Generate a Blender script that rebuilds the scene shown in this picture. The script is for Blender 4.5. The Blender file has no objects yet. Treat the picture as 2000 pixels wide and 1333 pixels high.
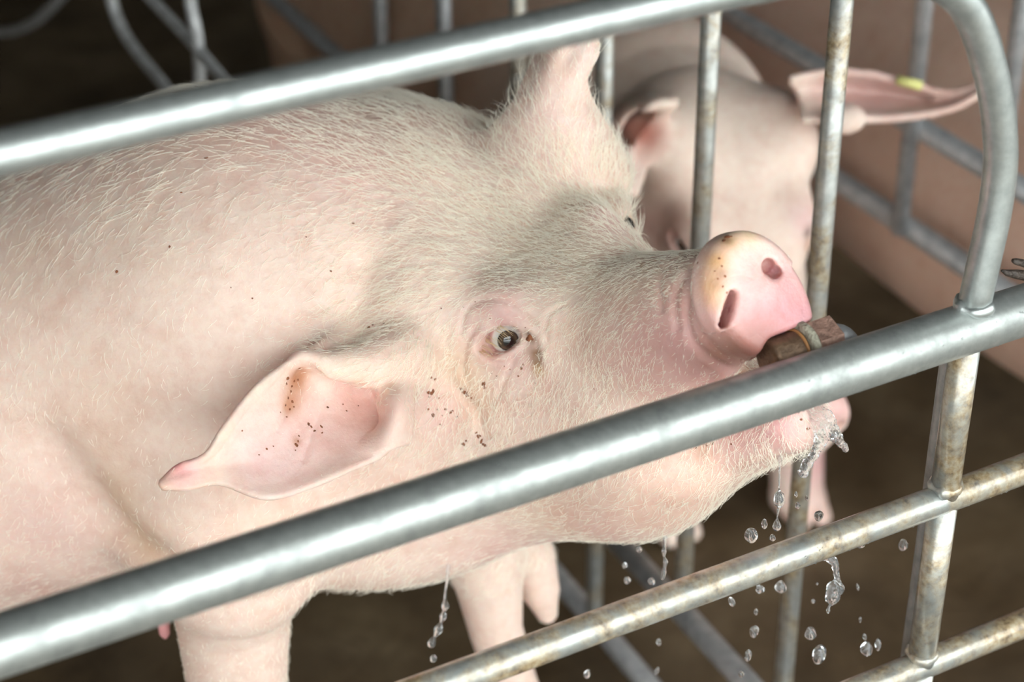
import bpy, bmesh, math, random
import numpy as np
from mathutils import Vector, Matrix
from mathutils.bvhtree import BVHTree

random.seed(7)
RNG = np.random.default_rng(11)
scene = bpy.context.scene
COL = scene.collection

# ------------------------------------------------------------------ camera
# metres; X runs along the front rails, Y away across the pen, Z up from the floor.
CAM = np.array([0.0, 0.0, 1.76])
FPX = 3866.18
RIGHT = np.array([0.87730397, -0.47987964, -0.00729924])
UP = np.array([0.25955176, 0.46160343, 0.84826597])
FWD = np.array([0.40369621, 0.74608164, -0.52952013])
VIEW = np.array([RIGHT, UP, FWD])

cam_data = bpy.data.cameras.new('camera')
cam = bpy.data.objects.new('camera', cam_data)
COL.objects.link(cam)
rot = Matrix(((RIGHT[0], UP[0], -FWD[0]), (RIGHT[1], UP[1], -FWD[1]), (RIGHT[2], UP[2], -FWD[2])))
cam.matrix_world = Matrix.Translation(Vector(CAM)) @ rot.to_4x4()
cam_data.sensor_width = 36.0
cam_data.lens = FPX / 2000.0 * 36.0
cam_data.clip_start = 0.05
cam_data.dof.use_dof = True
cam_data.dof.focus_distance = 1.66
cam_data.dof.aperture_fstop = 3.6
cam_data.dof.aperture_blades = 0
scene.camera = cam

# ------------------------------------------------------------------ daylight and exposure
scene.view_settings.view_transform = 'Standard'
scene.view_settings.look = 'None'
scene.view_settings.gamma = 1.0
scene.view_settings.use_curve_mapping = False
scene.view_settings.exposure = 0.0
world = bpy.data.worlds.new('overcast_sky')
scene.world = world
world.use_nodes = True
wn = world.node_tree
wn.nodes.clear()
wo = wn.nodes.new('ShaderNodeOutputWorld')
wb = wn.nodes.new('ShaderNodeBackground')
wb.inputs['Color'].default_value = (0.95, 1.0, 0.995, 1)
wb.inputs['Strength'].default_value = 4.55
wn.links.new(wb.outputs[0], wo.inputs[0])


def at(px, py, d):
    """World point seen at photograph pixel (px, py) at distance d along the view axis."""
    return CAM + np.array([(px - 1000.0) / FPX, -(py - 666.5) / FPX, 1.0]) @ VIEW * d


def on_plane(px, py, axis, value):
    r = np.array([(px - 1000.0) / FPX, -(py - 666.5) / FPX, 1.0]) @ VIEW
    return CAM + r * ((value - CAM[axis]) / r[axis])


def proj(P):
    q = (np.asarray(P, dtype=np.float64) - CAM) @ VIEW.T
    return np.stack([1000 + FPX * q[..., 0] / q[..., 2], 666.5 - FPX * q[..., 1] / q[..., 2], q[..., 2]], -1)


def unit(v):
    v = np.asarray(v, dtype=np.float64)
    return v / np.linalg.norm(v)


# ------------------------------------------------------------------ materials
def new_mat(name):
    m = bpy.data.materials.new(name)
    m.use_nodes = True
    nt = m.node_tree
    b = nt.nodes['Principled BSDF']
    return m, nt, b


def noise_node(nt, scale, detail=4.0, rough=0.55, vec=None, dist=0.0):
    n = nt.nodes.new('ShaderNodeTexNoise')
    n.inputs['Scale'].default_value = scale
    n.inputs['Detail'].default_value = detail
    n.inputs['Roughness'].default_value = rough
    n.inputs['Distortion'].default_value = dist
    if vec is not None:
        nt.links.new(vec, n.inputs['Vector'])
    return n


def ramp_node(nt, fac, stops):
    r = nt.nodes.new('ShaderNodeValToRGB')
    els = r.color_ramp.elements
    while len(els) < len(stops):
        els.new(0.5)
    for e, (p, c) in zip(els, stops):
        e.position = p
        e.color = (c[0], c[1], c[2], 1) if len(c) == 3 else c
    nt.links.new(fac, r.inputs['Fac'])
    return r


def mix_node(nt, fac, a, b, mode='MIX'):
    m = nt.nodes.new('ShaderNodeMix')
    m.data_type = 'RGBA'
    m.blend_type = mode
    for sock, val in ((m.inputs[0], fac), (m.inputs[6], a), (m.inputs[7], b)):
        if isinstance(val, (int, float)):
            sock.default_value = val
        elif isinstance(val, tuple):
            sock.default_value = (val[0], val[1], val[2], 1)
        else:
            nt.links.new(val, sock)
    return m.outputs[2]


def coord(nt, out='Object', scale=None):
    c = nt.nodes.new('ShaderNodeTexCoord').outputs[out]
    if scale:
        mp = nt.nodes.new('ShaderNodeMapping')
        mp.inputs['Scale'].default_value = scale
        nt.links.new(c, mp.inputs['Vector'])
        return mp.outputs[0]
    return c


def bump_node(nt, height, strength, dist, bsdf):
    b = nt.nodes.new('ShaderNodeBump')
    b.inputs['Strength'].default_value = strength
    b.inputs['Distance'].default_value = dist
    nt.links.new(height, b.inputs['Height'])
    nt.links.new(b.outputs[0], bsdf.inputs['Normal'])


def mat_pipe(name, stain, base=(0.40, 0.425, 0.41), rough=0.44, stain_scale=18.0, seed=0.0, metal=0.66, coat=0.0):
    m, nt, b = new_mat(name)
    v = coord(nt)
    mp = nt.nodes.new('ShaderNodeMapping')
    mp.inputs['Location'].default_value = (seed, seed * 1.7, seed * 0.6)
    nt.links.new(v, mp.inputs['Vector'])
    v = mp.outputs[0]
    mott = noise_node(nt, 55, 5, 0.6, v)
    c1 = ramp_node(nt, mott.outputs[0], [(0.3, tuple(x * 0.72 for x in base)), (0.52, base), (0.75, tuple(min(1, x * 1.28) for x in base))]).outputs[0]
    st = noise_node(nt, stain_scale, 7, 0.68, v, 0.4)
    lo = 0.72 - stain * 0.42
    mask = ramp_node(nt, st.outputs[0], [(lo, (0, 0, 0)), (lo + 0.2, (1, 1, 1))]).outputs[0]
    stc = noise_node(nt, 130, 4, 0.6, v)
    rust = ramp_node(nt, stc.outputs[0], [(0.30, (0.10, 0.06, 0.03)), (0.5, (0.36, 0.27, 0.155)), (0.7, (0.52, 0.46, 0.34))]).outputs[0]
    col = mix_node(nt, mask, c1, rust)
    nt.links.new(col, b.inputs['Base Color'])
    mm = nt.nodes.new('ShaderNodeMapRange')
    nt.links.new(mask, mm.inputs[0])
    mm.inputs['To Min'].default_value = metal
    mm.inputs['To Max'].default_value = 0.25
    nt.links.new(mm.outputs[0], b.inputs['Metallic'])
    rr = nt.nodes.new('ShaderNodeMapRange')
    nt.links.new(mott.outputs[0], rr.inputs[0])
    rr.inputs['From Min'].default_value = 0.3
    rr.inputs['From Max'].default_value = 0.75
    rr.inputs['To Min'].default_value = rough + 0.10
    rr.inputs['To Max'].default_value = rough - 0.08
    nt.links.new(rr.outputs[0], b.inputs['Roughness'])
    b.inputs['Coat Weight'].default_value = coat
    b.inputs['Coat Roughness'].default_value = 0.12
    bump_node(nt, noise_node(nt, 260, 4, 0.6, v).outputs[0], 0.10, 0.002, b)
    return m


M_RAIL = mat_pipe('galvanised_rail', 0.10, rough=0.40, seed=1.3, metal=0.74)
M_TOP = mat_pipe('bright_galvanised_pipe', 0.05, base=(0.47, 0.505, 0.495), rough=0.36, seed=4.1, metal=0.8)
M_STAIN = mat_pipe('stained_galvanised_pipe', 0.80, rough=0.34, coat=0.7, seed=2.7)
M_BAR = mat_pipe('stained_thin_bar', 0.68, base=(0.46, 0.47, 0.45), rough=0.40, seed=6.2)
M_GREY = mat_pipe('grey_far_pipe', 0.06, base=(0.42, 0.43, 0.44), rough=0.45, seed=8.8)


def mat_floor():
    m, nt, b = new_mat('wet_dung_stained_concrete')
    v = coord(nt)
    n1 = noise_node(nt, 3.2, 8, 0.62, v, 0.3)
    col = ramp_node(nt, n1.outputs[0], [(0.3, (0.050, 0.032, 0.016)), (0.5, (0.105, 0.072, 0.040)), (0.72, (0.19, 0.14, 0.082))]).outputs[0]
    nt.links.new(col, b.inputs['Base Color'])
    n2 = noise_node(nt, 7, 4, 0.5, v)
    r = ramp_node(nt, n2.outputs[0], [(0.35, (0.75, 0.75, 0.75)), (0.62, (0.42, 0.42, 0.42))]).outputs[0]
    nt.links.new(r, b.inputs['Roughness'])
    b.inputs['Specular IOR Level'].default_value = 0.35
    bump_node(nt, noise_node(nt, 40, 6, 0.65, v).outputs[0], 0.35, 0.01, b)
    return m


def mat_plain(name, col, rough=0.6, metal=0.0, var=0.25, scale=12.0, bump=0.1):
    m, nt, b = new_mat(name)
    v = coord(nt)
    n = noise_node(nt, scale, 5, 0.6, v)
    lo = tuple(c * (1 - var) for c in col)
    hi = tuple(min(1, c * (1 + var)) for c in col)
    nt.links.new(ramp_node(nt, n.outputs[0], [(0.3, lo), (0.7, hi)]).outputs[0], b.inputs['Base Color'])
    b.inputs['Roughness'].default_value = rough
    b.inputs['Metallic'].default_value = metal
    if bump:
        bump_node(nt, n.outputs[0], bump, 0.01, b)
    return m


def mat_skin(name, sss=0.35, wet=0.0, tint=(1, 1, 1)):
    """Pig skin; the pigment, stains and dirt come from the 'pigment' colour attribute, wetness from 'wet'."""
    m, nt, b = new_mat(name)
    a = nt.nodes.new('ShaderNodeAttribute')
    a.attribute_name = 'pigment'
    v = coord(nt)
    n1 = noise_node(nt, 26, 6, 0.65, v)
    mod = ramp_node(nt, n1.outputs[0], [(0.28, (0.90, 0.83, 0.80)), (0.52, (1, 1, 1)), (0.75, (1.0, 1.0, 0.98))]).outputs[0]
    col = mix_node(nt, 1.0, a.outputs['Color'], mod, 'MULTIPLY')
    n3 = noise_node(nt, 95, 5, 0.7, v)
    mott = ramp_node(nt, n3.outputs[0], [(0.33, (0.93, 0.80, 0.78)), (0.6, (1, 1, 1))]).outputs[0]
    col = mix_node(nt, 0.55, col, mott, 'MULTIPLY')
    if tint != (1, 1, 1):
        col = mix_node(nt, 1.0, col, tint, 'MULTIPLY')
    nt.links.new(col, b.inputs['Base Color'])
    b.inputs['Subsurface Weight'].default_value = sss
    b.inputs['Subsurface Radius'].default_value = (1.0, 0.36, 0.22)
    b.inputs['Subsurface Scale'].default_value = 0.012
    w = nt.nodes.new('ShaderNodeAttribute')
    w.attribute_name = 'wet'
    mr = nt.nodes.new('ShaderNodeMapRange')
    nt.links.new(w.outputs['Fac'], mr.inputs[0])
    mr.inputs['To Min'].default_value = 0.62
    mr.inputs['To Max'].default_value = 0.11
    nt.links.new(mr.outputs[0], b.inputs['Roughness'])
    b.inputs['Specular IOR Level'].default_value = 0.45
    n2 = noise_node(nt, 420, 4, 0.65, v)
    n4 = noise_node(nt, 70, 4, 0.6, v)
    add = nt.nodes.new('ShaderNodeMath')
    add.operation = 'MULTIPLY_ADD'
    nt.links.new(n4.outputs[0], add.inputs[0])
    add.inputs[1].default_value = 2.2
    nt.links.new(n2.outputs[0], add.inputs[2])
    bump_node(nt, add.outputs[0], 0.28, 0.0022, b)
    return m


M_FLOOR = mat_floor()
M_WALL = mat_plain('dark_stained_block_wall', (0.05, 0.042, 0.033), 0.8)
M_ROOF = mat_plain('dark_roof_underside', (0.07, 0.065, 0.06), 0.7)
M_YARD = mat_plain('pale_concrete_yard', (0.30, 0.30, 0.28), 0.8)
M_SKIN = mat_skin('pig_skin')
M_SKIN_FAR = mat_skin('pig_skin_smooth', sss=0.2)


# ------------------------------------------------------------------ object helpers
def link_mesh(name, verts, faces, mat, parent=None, smooth=True):
    me = bpy.data.meshes.new(name)
    me.from_pydata([tuple(map(float, v)) for v in verts], [], faces)
    me.update()
    if smooth:
        me.polygons.foreach_set('use_smooth', np.ones(len(me.polygons), dtype=bool))
    o = bpy.data.objects.new(name, me)
    COL.objects.link(o)
    if mat:
        me.materials.append(mat)
    if parent:
        o.parent = parent
    return o


def tag(o, label=None, cat=None, group=None, kind=None):
    if label:
        o['label'] = label
    if cat:
        o['category'] = cat
    if group:
        o['group'] = group
    if kind:
        o['kind'] = kind
    return o


def empty(name):
    o = bpy.data.objects.new(name, None)
    o.empty_display_size = 0.05
    COL.objects.link(o)
    return o


def tube_data(pts, radius, seg=24, caps=True):
    """A swept round tube along a polyline; radius is one number or one per point."""
    pts = [np.asarray(p, dtype=float) for p in pts]
    n = len(pts)
    rad = [radius] * n if np.isscalar(radius) else list(radius)
    tang = []
    for i in range(n):
        a = pts[max(i - 1, 0)]
        b = pts[min(i + 1, n - 1)]
        tang.append(unit(b - a))
    ref = np.array([0, 0, 1.0]) if abs(tang[0][2]) < 0.9 else np.array([1.0, 0, 0])
    x = unit(np.cross(tang[0], ref))
    V, Fc = [], []
    for i in range(n):
        x = unit(x - tang[i] * (x @ tang[i]))
        y = np.cross(tang[i], x)
        for k in range(seg):
            t = 2 * math.pi * k / seg
            V.append(pts[i] + rad[i] * (math.cos(t) * x + math.sin(t) * y))
    for i in range(n - 1):
        for k in range(seg):
            k2 = (k + 1) % seg
            Fc.append((i * seg + k, i * seg + k2, (i + 1) * seg + k2, (i + 1) * seg + k))
    if caps:
        Fc.append(tuple(range(seg - 1, -1, -1)))
        Fc.append(tuple((n - 1) * seg + k for k in range(seg)))
    return V, Fc


def tube(name, pts, radius, mat, parent=None, seg=28):
    V, Fc = tube_data(pts, radius, seg)
    return link_mesh(name, V, Fc, mat, parent)


def catmull(pts, n=8):
    P = [np.asarray(p, dtype=float) for p in pts]
    P = [2 * P[0] - P[1]] + P + [2 * P[-1] - P[-2]]
    out = []
    for i in range(1, len(P) - 2):
        for k in range(n):
            t = k / n
            out.append(0.5 * (2 * P[i] + (P[i + 1] - P[i - 1]) * t + (2 * P[i - 1] - 5 * P[i] + 4 * P[i + 1] - P[i + 2]) * t * t
                              + (3 * P[i] - P[i - 1] - 3 * P[i + 1] + P[i + 2]) * t ** 3))
    out.append(P[-2])
    return out


def box_mesh(name, lo, hi, mat, parent=None):
    x0, y0, z0 = lo
    x1, y1, z1 = hi
    V = [(x0, y0, z0), (x1, y0, z0), (x1, y1, z0), (x0, y1, z0), (x0, y0, z1), (x1, y0, z1), (x1, y1, z1), (x0, y1, z1)]
    Fc = [(3, 2, 1, 0), (4, 5, 6, 7), (0, 1, 5, 4), (1, 2, 6, 5), (2, 3, 7, 6), (3, 0, 4, 7)]
    return link_mesh(name, V, Fc, mat, parent, smooth=False)


# ------------------------------------------------------------------ the shed
tag(box_mesh('floor', (-4, -0.9, -0.12), (7, 7, 0.0), M_FLOOR), kind='structure')
tag(box_mesh('ground', (-12, -14, -0.14), (14, -0.9, -0.02), M_YARD), kind='structure')
tag(box_mesh('ceiling', (-4.2, -0.65, 2.6), (7.2, 7.2, 2.7), M_ROOF), kind='structure')
tag(box_mesh('wall_back', (-4, 7, -0.12), (7, 7.15, 2.7), M_WALL), kind='structure')
tag(box_mesh('wall_left', (-4.15, -0.9, -0.12), (-4.0, 7.15, 2.7), M_WALL), kind='structure')
tag(box_mesh('wall_right', (7.0, -0.9, -0.12), (7.15, 7.15, 2.7), M_WALL), kind='structure')
tag(box_mesh('light_block_wall', (-4.15, -1.05, -0.12), (-3.0, -0.9, 2.8), M_WALL), kind='structure')  # unseen wall stub, added to hold back daylight from the front left

# ------------------------------------------------------------------ implicit surfaces for the animals
BIG = np.float32(9.0)


def smin(a, b, k):
    h = np.maximum(k - np.abs(a - b), 0) / k
    return np.minimum(a, b) - h * h * k * 0.25


def smax(a, b, k):
    return -smin(-a, -b, k)


def f_cone(P, a, b, ra, rb):
    a = np.asarray(a, dtype=np.float32)
    ba = (np.asarray(b, dtype=np.float32) - a)
    pa = P - a
    h = np.clip((pa @ ba) / (ba @ ba), 0, 1)
    d = pa - h[:, None] * ba
    return np.sqrt(np.einsum('ij,ij->i', d, d)) - (ra + (rb - ra) * h)


def f_ell(P, c, r, B=None):
    q = P - np.asarray(c, dtype=np.float32)
    if B is not None:
        q = q @ np.asarray(B, dtype=np.float32).T
    r = np.asarray(r, dtype=np.float32)
    q1 = q / r
    q2 = q1 / r
    k0 = np.sqrt(np.einsum('ij,ij->i', q1, q1)) + 1e-9
    k1 = np.sqrt(np.einsum('ij,ij->i', q2, q2)) + 1e-9
    return k0 * (k0 - 1.0) / k1


def f_chain(P, pts, rads):
    d = None
    for i in range(len(pts) - 1):
        e = f_cone(P, pts[i], pts[i + 1], rads[i], rads[i + 1])
        d = e if d is None else np.minimum(d, e)
    return d


class Sheet:
    """A thin curved leaf (an ear) given by a control net, thickened and blended into the body."""

    def __init__(self, net, thick, n=(28, 22), blend=0.012):
        net = [[np.asarray(p, dtype=float) for p in row] for row in net]
        rows = [catmull(r, 6) for r in net]
        cols = [catmull([rows[i][j] for i in range(len(rows))], 6) for j in range(len(rows[0]))]
        nr, nc = len(cols[0]), len(cols)
        V = [cols[j][i] for i in range(nr) for j in range(nc)]
        Fc = [(i * nc + j, i * nc + j + 1, (i + 1) * nc + j + 1, (i + 1) * nc + j) for i in range(nr - 1) for j in range(nc - 1)]
        self.bvh = BVHTree.FromPolygons([Vector(v) for v in V], Fc)
        A = np.array(V)
        self.lo = A.min(0) - thick - 0.02
        self.hi = A.max(0) + thick + 0.02
        self.t = thick
        self.blend = blend

    def __call__(self, P):
        d = np.full(len(P), 0.05, dtype=np.float32)
        m = np.all((P > self.lo) & (P < self.hi), axis=1)
        idx = np.nonzero(m)[0]
        fn = self.bvh.find_nearest
        for i in idx:
            r = fn(Vector(P[i]), 0.05)
            if r[3] is not None:
                d[i] = r[3] - self.t
        return d


def axis_grid(segs):
    """Rectilinear axis from [(start, step), ..., (end, None)]."""
    out = []
    for (a, s), (b, _) in zip(segs[:-1], segs[1:]):
        n = max(1, int(round((b - a) / s)))
        out += list(a + (b - a) * np.arange(n) / n)
    out.append(segs[-1][0])
    return np.array(out, dtype=np.float32)


def eval_chunks(f, P, n=400000):
    return np.concatenate([f(P[i:i + n]) for i in range(0, len(P), n)]) if len(P) else np.zeros(0, np.float32)


def surface(f, gx, gy, gz, C=4):
    """Dual (surface net) mesh of f = 0 on a rectilinear grid, evaluated only near the surface."""
    nx, ny, nz = len(gx), len(gy), len(gz)
    D = np.full((nx, ny, nz), BIG, dtype=np.float32)
    ix, iy, iz = (np.unique(np.append(np.arange(0, n, C), n - 1)) for n in (nx, ny, nz))
    G = np.stack(np.meshgrid(gx[ix], gy[iy], gz[iz], indexing='ij'), -1).reshape(-1, 3)
    Dc = eval_chunks(f, G).reshape(len(ix), len(iy), len(iz))
    sx, sy, sz = np.diff(gx[ix]), np.diff(gy[iy]), np.diff(gz[iz])
    diag = np.sqrt(sx[:, None, None] ** 2 + sy[None, :, None] ** 2 + sz[None, None, :] ** 2)
    c8 = [Dc[a:len(ix) - 1 + a, b:len(iy) - 1 + b, c:len(iz) - 1 + c] for a in (0, 1) for b in (0, 1) for c in (0, 1)]
    mn = np.min(np.abs(c8), axis=0)
    sg = np.sign(np.sum(c8, axis=0))
    near = mn < diag * 1.05 + 0.004
    need = np.zeros((nx, ny, nz), dtype=bool)
    for i, j, k in zip(*np.nonzero(near | (sg < 0))):
        s = (slice(ix[i], ix[i + 1] + 1), slice(iy[j], iy[j + 1] + 1), slice(iz[k], iz[k + 1] + 1))
        if near[i, j, k]:
            need[s] = True
        else:
            D[s] = np.where(D[s] == BIG, -BIG, D[s])
    I = np.nonzero(need)
    P = np.stack([gx[I[0]], gy[I[1]], gz[I[2]]], -1)
    D[I] = eval_chunks(f, P)
    D = np.where(D == 0, np.float32(1e-7), D)
    # active cells
    S = D < 0
    c = [S[a:nx - 1 + a, b:ny - 1 + b, d:nz - 1 + d] for a in (0, 1) for b in (0, 1) for d in (0, 1)]
    cnt = np.sum(c, axis=0)
    act = (cnt > 0) & (cnt < 8)
    A = np.nonzero(act)
    ids = np.full(act.shape, -1, dtype=np.int64)
    ids[A] = np.arange(len(A[0]))
    corner = {}
    for a in (0, 1):
        for b in (0, 1):
            for d in (0, 1):
                corner[a, b, d] = D[A[0] + a, A[1] + b, A[2] + d]
    acc = np.zeros((len(A[0]), 3))
    w = np.zeros(len(A[0]))
    for (p, q) in [((a, b, d), tuple(v + (1 if ax == i else 0) for i, v in enumerate((a, b, d))))
                   for ax in range(3) for a in (0, 1) for b in (0, 1) for d in (0, 1) if (a, b, d)[ax] == 0]:
        d0, d1 = corner[p], corner[q]
        m = (d0 < 0) != (d1 < 0)
        t = np.where(m, d0 / np.where(m, d0 - d1, 1), 0)
        for i in range(3):
            acc[:, i] += np.where(m, p[i] + (q[i] - p[i]) * t, 0)
        w += m
    acc /= w[:, None]
    V = np.empty_like(acc)
    for i, g in enumerate((gx, gy, gz)):
        V[:, i] = g[A[i]] + acc[:, i] * (g[A[i] + 1] - g[A[i]])
    quads = []
    for ax in range(3):
        o1, o2 = [(1, 2), (2, 0), (0, 1)][ax]
        sl0 = [slice(None)] * 3
        sl1 = [slice(None)] * 3
        sl0[ax] = slice(0, -1)
        sl1[ax] = slice(1, None)
        s0, s1 = S[tuple(sl0)], S[tuple(sl1)]
        E = np.array(np.nonzero(s0 != s1))
        lim = act.shape
        ok = (E[o1] > 0) & (E[o2] > 0) & (E[o1] < lim[o1]) & (E[o2] < lim[o2])
        E = E[:, ok]
        flip = s0[tuple(E)]

        def cell(d1, d2):
            e = [E[0].copy(), E[1].copy(), E[2].copy()]
            e[o1] = e[o1] + d1
            e[o2] = e[o2] + d2
            return ids[tuple(e)]
        q = np.stack([cell(-1, -1), cell(0, -1), cell(0, 0), cell(-1, 0)], -1)
        q[~flip] = q[~flip][:, ::-1]
        quads.append(q)
    Q = np.concatenate(quads)
    Q = Q[(Q >= 0).all(1)]
    # pull vertices onto the surface
    for _ in range(2):
        e = np.float32(0.0006)
        P = V.astype(np.float32)
        d0 = eval_chunks(f, P)
        g = np.stack([eval_chunks(f, P + np.eye(3, dtype=np.float32)[i] * e) - d0 for i in range(3)], -1) / e
        g2 = np.maximum(np.einsum('ij,ij->i', g, g), 0.2)
        step = np.clip(d0 / g2, -0.004, 0.004)
        V = V - 0.8 * step[:, None] * g
    return V, Q


def mesh_from(name, V, Q, mat, parent=None):
    me = bpy.data.meshes.new(name)
    me.vertices.add(len(V))
    me.vertices.foreach_set('co', V.astype(np.float32).ravel())
    me.loops.add(len(Q) * 4)
    me.loops.foreach_set('vertex_index', Q.astype(np.int32).ravel())
    me.polygons.add(len(Q))
    me.polygons.foreach_set('loop_start', (np.arange(len(Q)) * 4).astype(np.int32))
    me.polygons.foreach_set('loop_total', np.full(len(Q), 4, dtype=np.int32))
    me.update(calc_edges=True)
    me.validate()
    me.polygons.foreach_set('use_smooth', np.ones(len(me.polygons), dtype=bool))
    me.materials.append(mat)
    o = bpy.data.objects.new(name, me)
    COL.objects.link(o)
    if parent:
        o.parent = parent
    return o


def set_pigment(o, col, wet):
    me = o.data
    a = me.color_attributes.new('pigment', 'FLOAT_COLOR', 'POINT')
    rgba = np.ones((len(col), 4), dtype=np.float32)
    rgba[:, :3] = col
    a.data.foreach_set('color', rgba.ravel())
    b = me.attributes.new('wet', 'FLOAT', 'POINT')
    b.data.foreach_set('value', wet.astype(np.float32))


class Head:
    """Head frame: x to the snout, y to the animal's left, z to its crown; origin midway between the eyes."""

    def __init__(self, O, B, s):
        self.O = np.asarray(O)
        self.B = np.asarray(B)
        self.s = s

    def w(self, x, y, z):
        return self.O + self.s * (np.array([x, y, z]) @ self.B)

    def local(self, P):
        return ((P - self.O.astype(np.float32)) @ self.B.T.astype(np.float32)) / np.float32(self.s)

    def vec(self, x, y, z):
        return unit(np.array([x, y, z]) @ self.B)


def head_field(q, mouth=True, nostrils=True):
    """Signed distance of a pig's head in head-frame metres (before scale)."""
    qa = q.copy()
    qa[:, 1] = np.abs(qa[:, 1])
    d = f_ell(q, (-0.070, 0, -0.040), (0.118, 0.072, 0.088))
    d = smin(d, f_ell(qa, (-0.095, 0.068, 0.025), (0.058, 0.042, 0.052)), 0.05)
    d = smin(d, f_cone(q, (-0.01, 0, -0.048), (0.200, 0, -0.038), 0.056, 0.0415), 0.04)
    d = smin(d, f_ell(qa, (0.045, 0.028, -0.062), (0.085, 0.036, 0.044)), 0.03)
    d = smin(d, f_ell(qa, (-0.065, 0.060, -0.130), (0.115, 0.056, 0.090)), 0.06)
    d = smin(d, f_ell(qa, (0.005, 0.050, -0.156), (0.095, 0.050, 0.074)), 0.05)
    d = smin(d, f_cone(q, (-0.02, 0, -0.168), (0.176, 0, -0.154), 0.074, 0.031), 0.04)
    d = smin(d, f_ell(qa, (0.130, 0.030, -0.065), (0.066, 0.027, 0.036)), 0.03)
    d = smin(d, f_ell(qa, (-0.004, 0.042, -0.008), (0.045, 0.034, 0.036)), 0.03)
    # brows
    d = smin(d, f_ell(qa, (-0.018, 0.058, 0.022), (0.034, 0.017, 0.016)), 0.022)
    if mouth:
        # the parted mouth line between snout and lower jaw
        d = smax(d, -f_chain(qa, [(0.245, 0.0, -0.118), (0.19, 0.034, -0.112), (0.12, 0.060, -0.108)], [0.016, 0.008, 0.003]), 0.014)
    # nose disc, taller than wide, its top rim a little back
    qn = q - np.array([0.222, 0, -0.037], dtype=np.float32)
    lean = qn[:, 0] + 0.10 * qn[:, 2] + 1.6 * qn[:, 1] ** 2
    rad = np.sqrt((qn[:, 1] / 0.87) ** 2 + (qn[:, 2] * np.where(qn[:, 2] > 0, 0.98, 0.86)) ** 2) + 0.10 * np.abs(qn[:, 1]) * (qn[:, 2] < 0) 
    ex = np.abs(lean) - 0.004
    er = rad - 0.042
    disc = np.sqrt(np.maximum(ex, 0) ** 2 + np.maximum(er, 0) ** 2) + np.minimum(np.maximum(ex, er), 0) - 0.011
    d = smin(d, disc, 0.009)
    for zo in ((0.0, 0.010) if nostrils else ()):
        nos = f_chain(qa, [(0.250, 0.0230, -0.040 + zo), (0.232, 0.0275, -0.036 + zo), (0.205, 0.0390, -0.028 + zo)], [0.0062, 0.0062, 0.0055])
        d = smax(d, -nos, 0.007)
    return d


# ------------------------------------------------------------------ front panel of the pen
YF = 1.020
Z_TOP, Z_MID, Z_LOW, Z_LOW2 = 1.2611, 0.9202, 0.7501, 0.5637
panel = empty('pen_front_panel')
tag(panel, 'galvanised pipe front panel with thick middle rail and rounded corner, nearest fence', 'fence')
panel.location = (0.97, YF, 0)


def keep(o, parent):
    o.parent = parent
    o.matrix_parent_inverse = Matrix.Translation(-Vector(parent.location))
    return o


def straight(a, b, n=2):
    a, b = np.asarray(a, float), np.asarray(b, float)
    return [a + (b - a) * i / (n - 1) for i in range(n)]


top_path = straight((-1.6, YF, Z_TOP), (0.70, YF, Z_TOP), 3) + catmull([(0.78, YF, Z_TOP - 0.002), (0.858, YF, 1.249), (0.921, YF, 1.213), (0.957, YF, 1.152),
                                                                        (0.978, YF, 1.085), (0.982, YF, 1.03), (0.975, YF, 0.955)], 8) + [np.array((0.972, YF, Z_MID))]
keep(tube('bent_top_rail', top_path, 0.01335, M_TOP, seg=32), panel)
mid = keep(tube('middle_rail', straight((-1.6, YF, Z_MID), (2.6, YF, Z_MID)), 0.0211, M_RAIL, seg=48), panel)
keep(tube('lower_rail', straight((-1.6, YF, Z_LOW), (2.6, YF, Z_LOW)), 0.01335, M_STAIN, seg=36), panel)
keep(tube('lower_rail', straight((-1.6, YF, Z_LOW2), (2.6, YF, Z_LOW2)), 0.01335, M_STAIN, seg=36), panel)
keep(tube('lower_rail', straight((-1.6, YF, 0.12), (2.6, YF, 0.12)), 0.01335, M_STAIN, seg=24), panel)
keep(tube('post', straight((0.970, YF, Z_MID), (0.969, YF, Z_LOW)), 0.0125, M_STAIN, seg=32), panel)
keep(tube('post', straight((0.969, YF, Z_LOW), (0.968, YF, Z_LOW2)), 0.0125, M_STAIN, seg=32), panel)
keep(tube('post', straight((0.968, YF, Z_LOW2), (0.967, YF, 0.0)), 0.0125, M_STAIN, seg=32), panel)


def weld(c, r, lump, seed, mat):
    """An irregular weld collar round the foot of a post."""
    rg = np.random.default_rng(seed)
    V, Fc = [], []
    n, m = 26, 8
    ph = rg.uniform(0, 6.28, 5)
    for i in range(n):
        t = 2 * math.pi * i / n
        bu = 1 + 0.22 * sum(math.sin((k + 2) * t + ph[k]) for k in range(5)) / 2
        for j in range(m):
            s = 2 * math.pi * j / m
            rr = r + lump * bu * 0.75 * math.cos(s)
            V.append((c[0] + rr * math.cos(t), c[1] + rr * math.sin(t), c[2] + lump * bu * math.sin(s)))
    for i in range(n):
        for j in range(m):
            Fc.append((i * m + j, ((i + 1) % n) * m + j, ((i + 1) % n) * m + (j + 1) % m, i * m + (j + 1) % m))
    return keep(link_mesh('weld_bead', V, Fc, mat), panel)


weld((0.973, YF, Z_MID + 0.021), 0.0125, 0.0055, 1, M_TOP)
weld((0.969, YF, Z_LOW + 0.0135), 0.0115, 0.005, 2, M_STAIN)
weld((0.968, YF, Z_LOW2 + 0.0135), 0.0115, 0.005, 3, M_STAIN)

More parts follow.
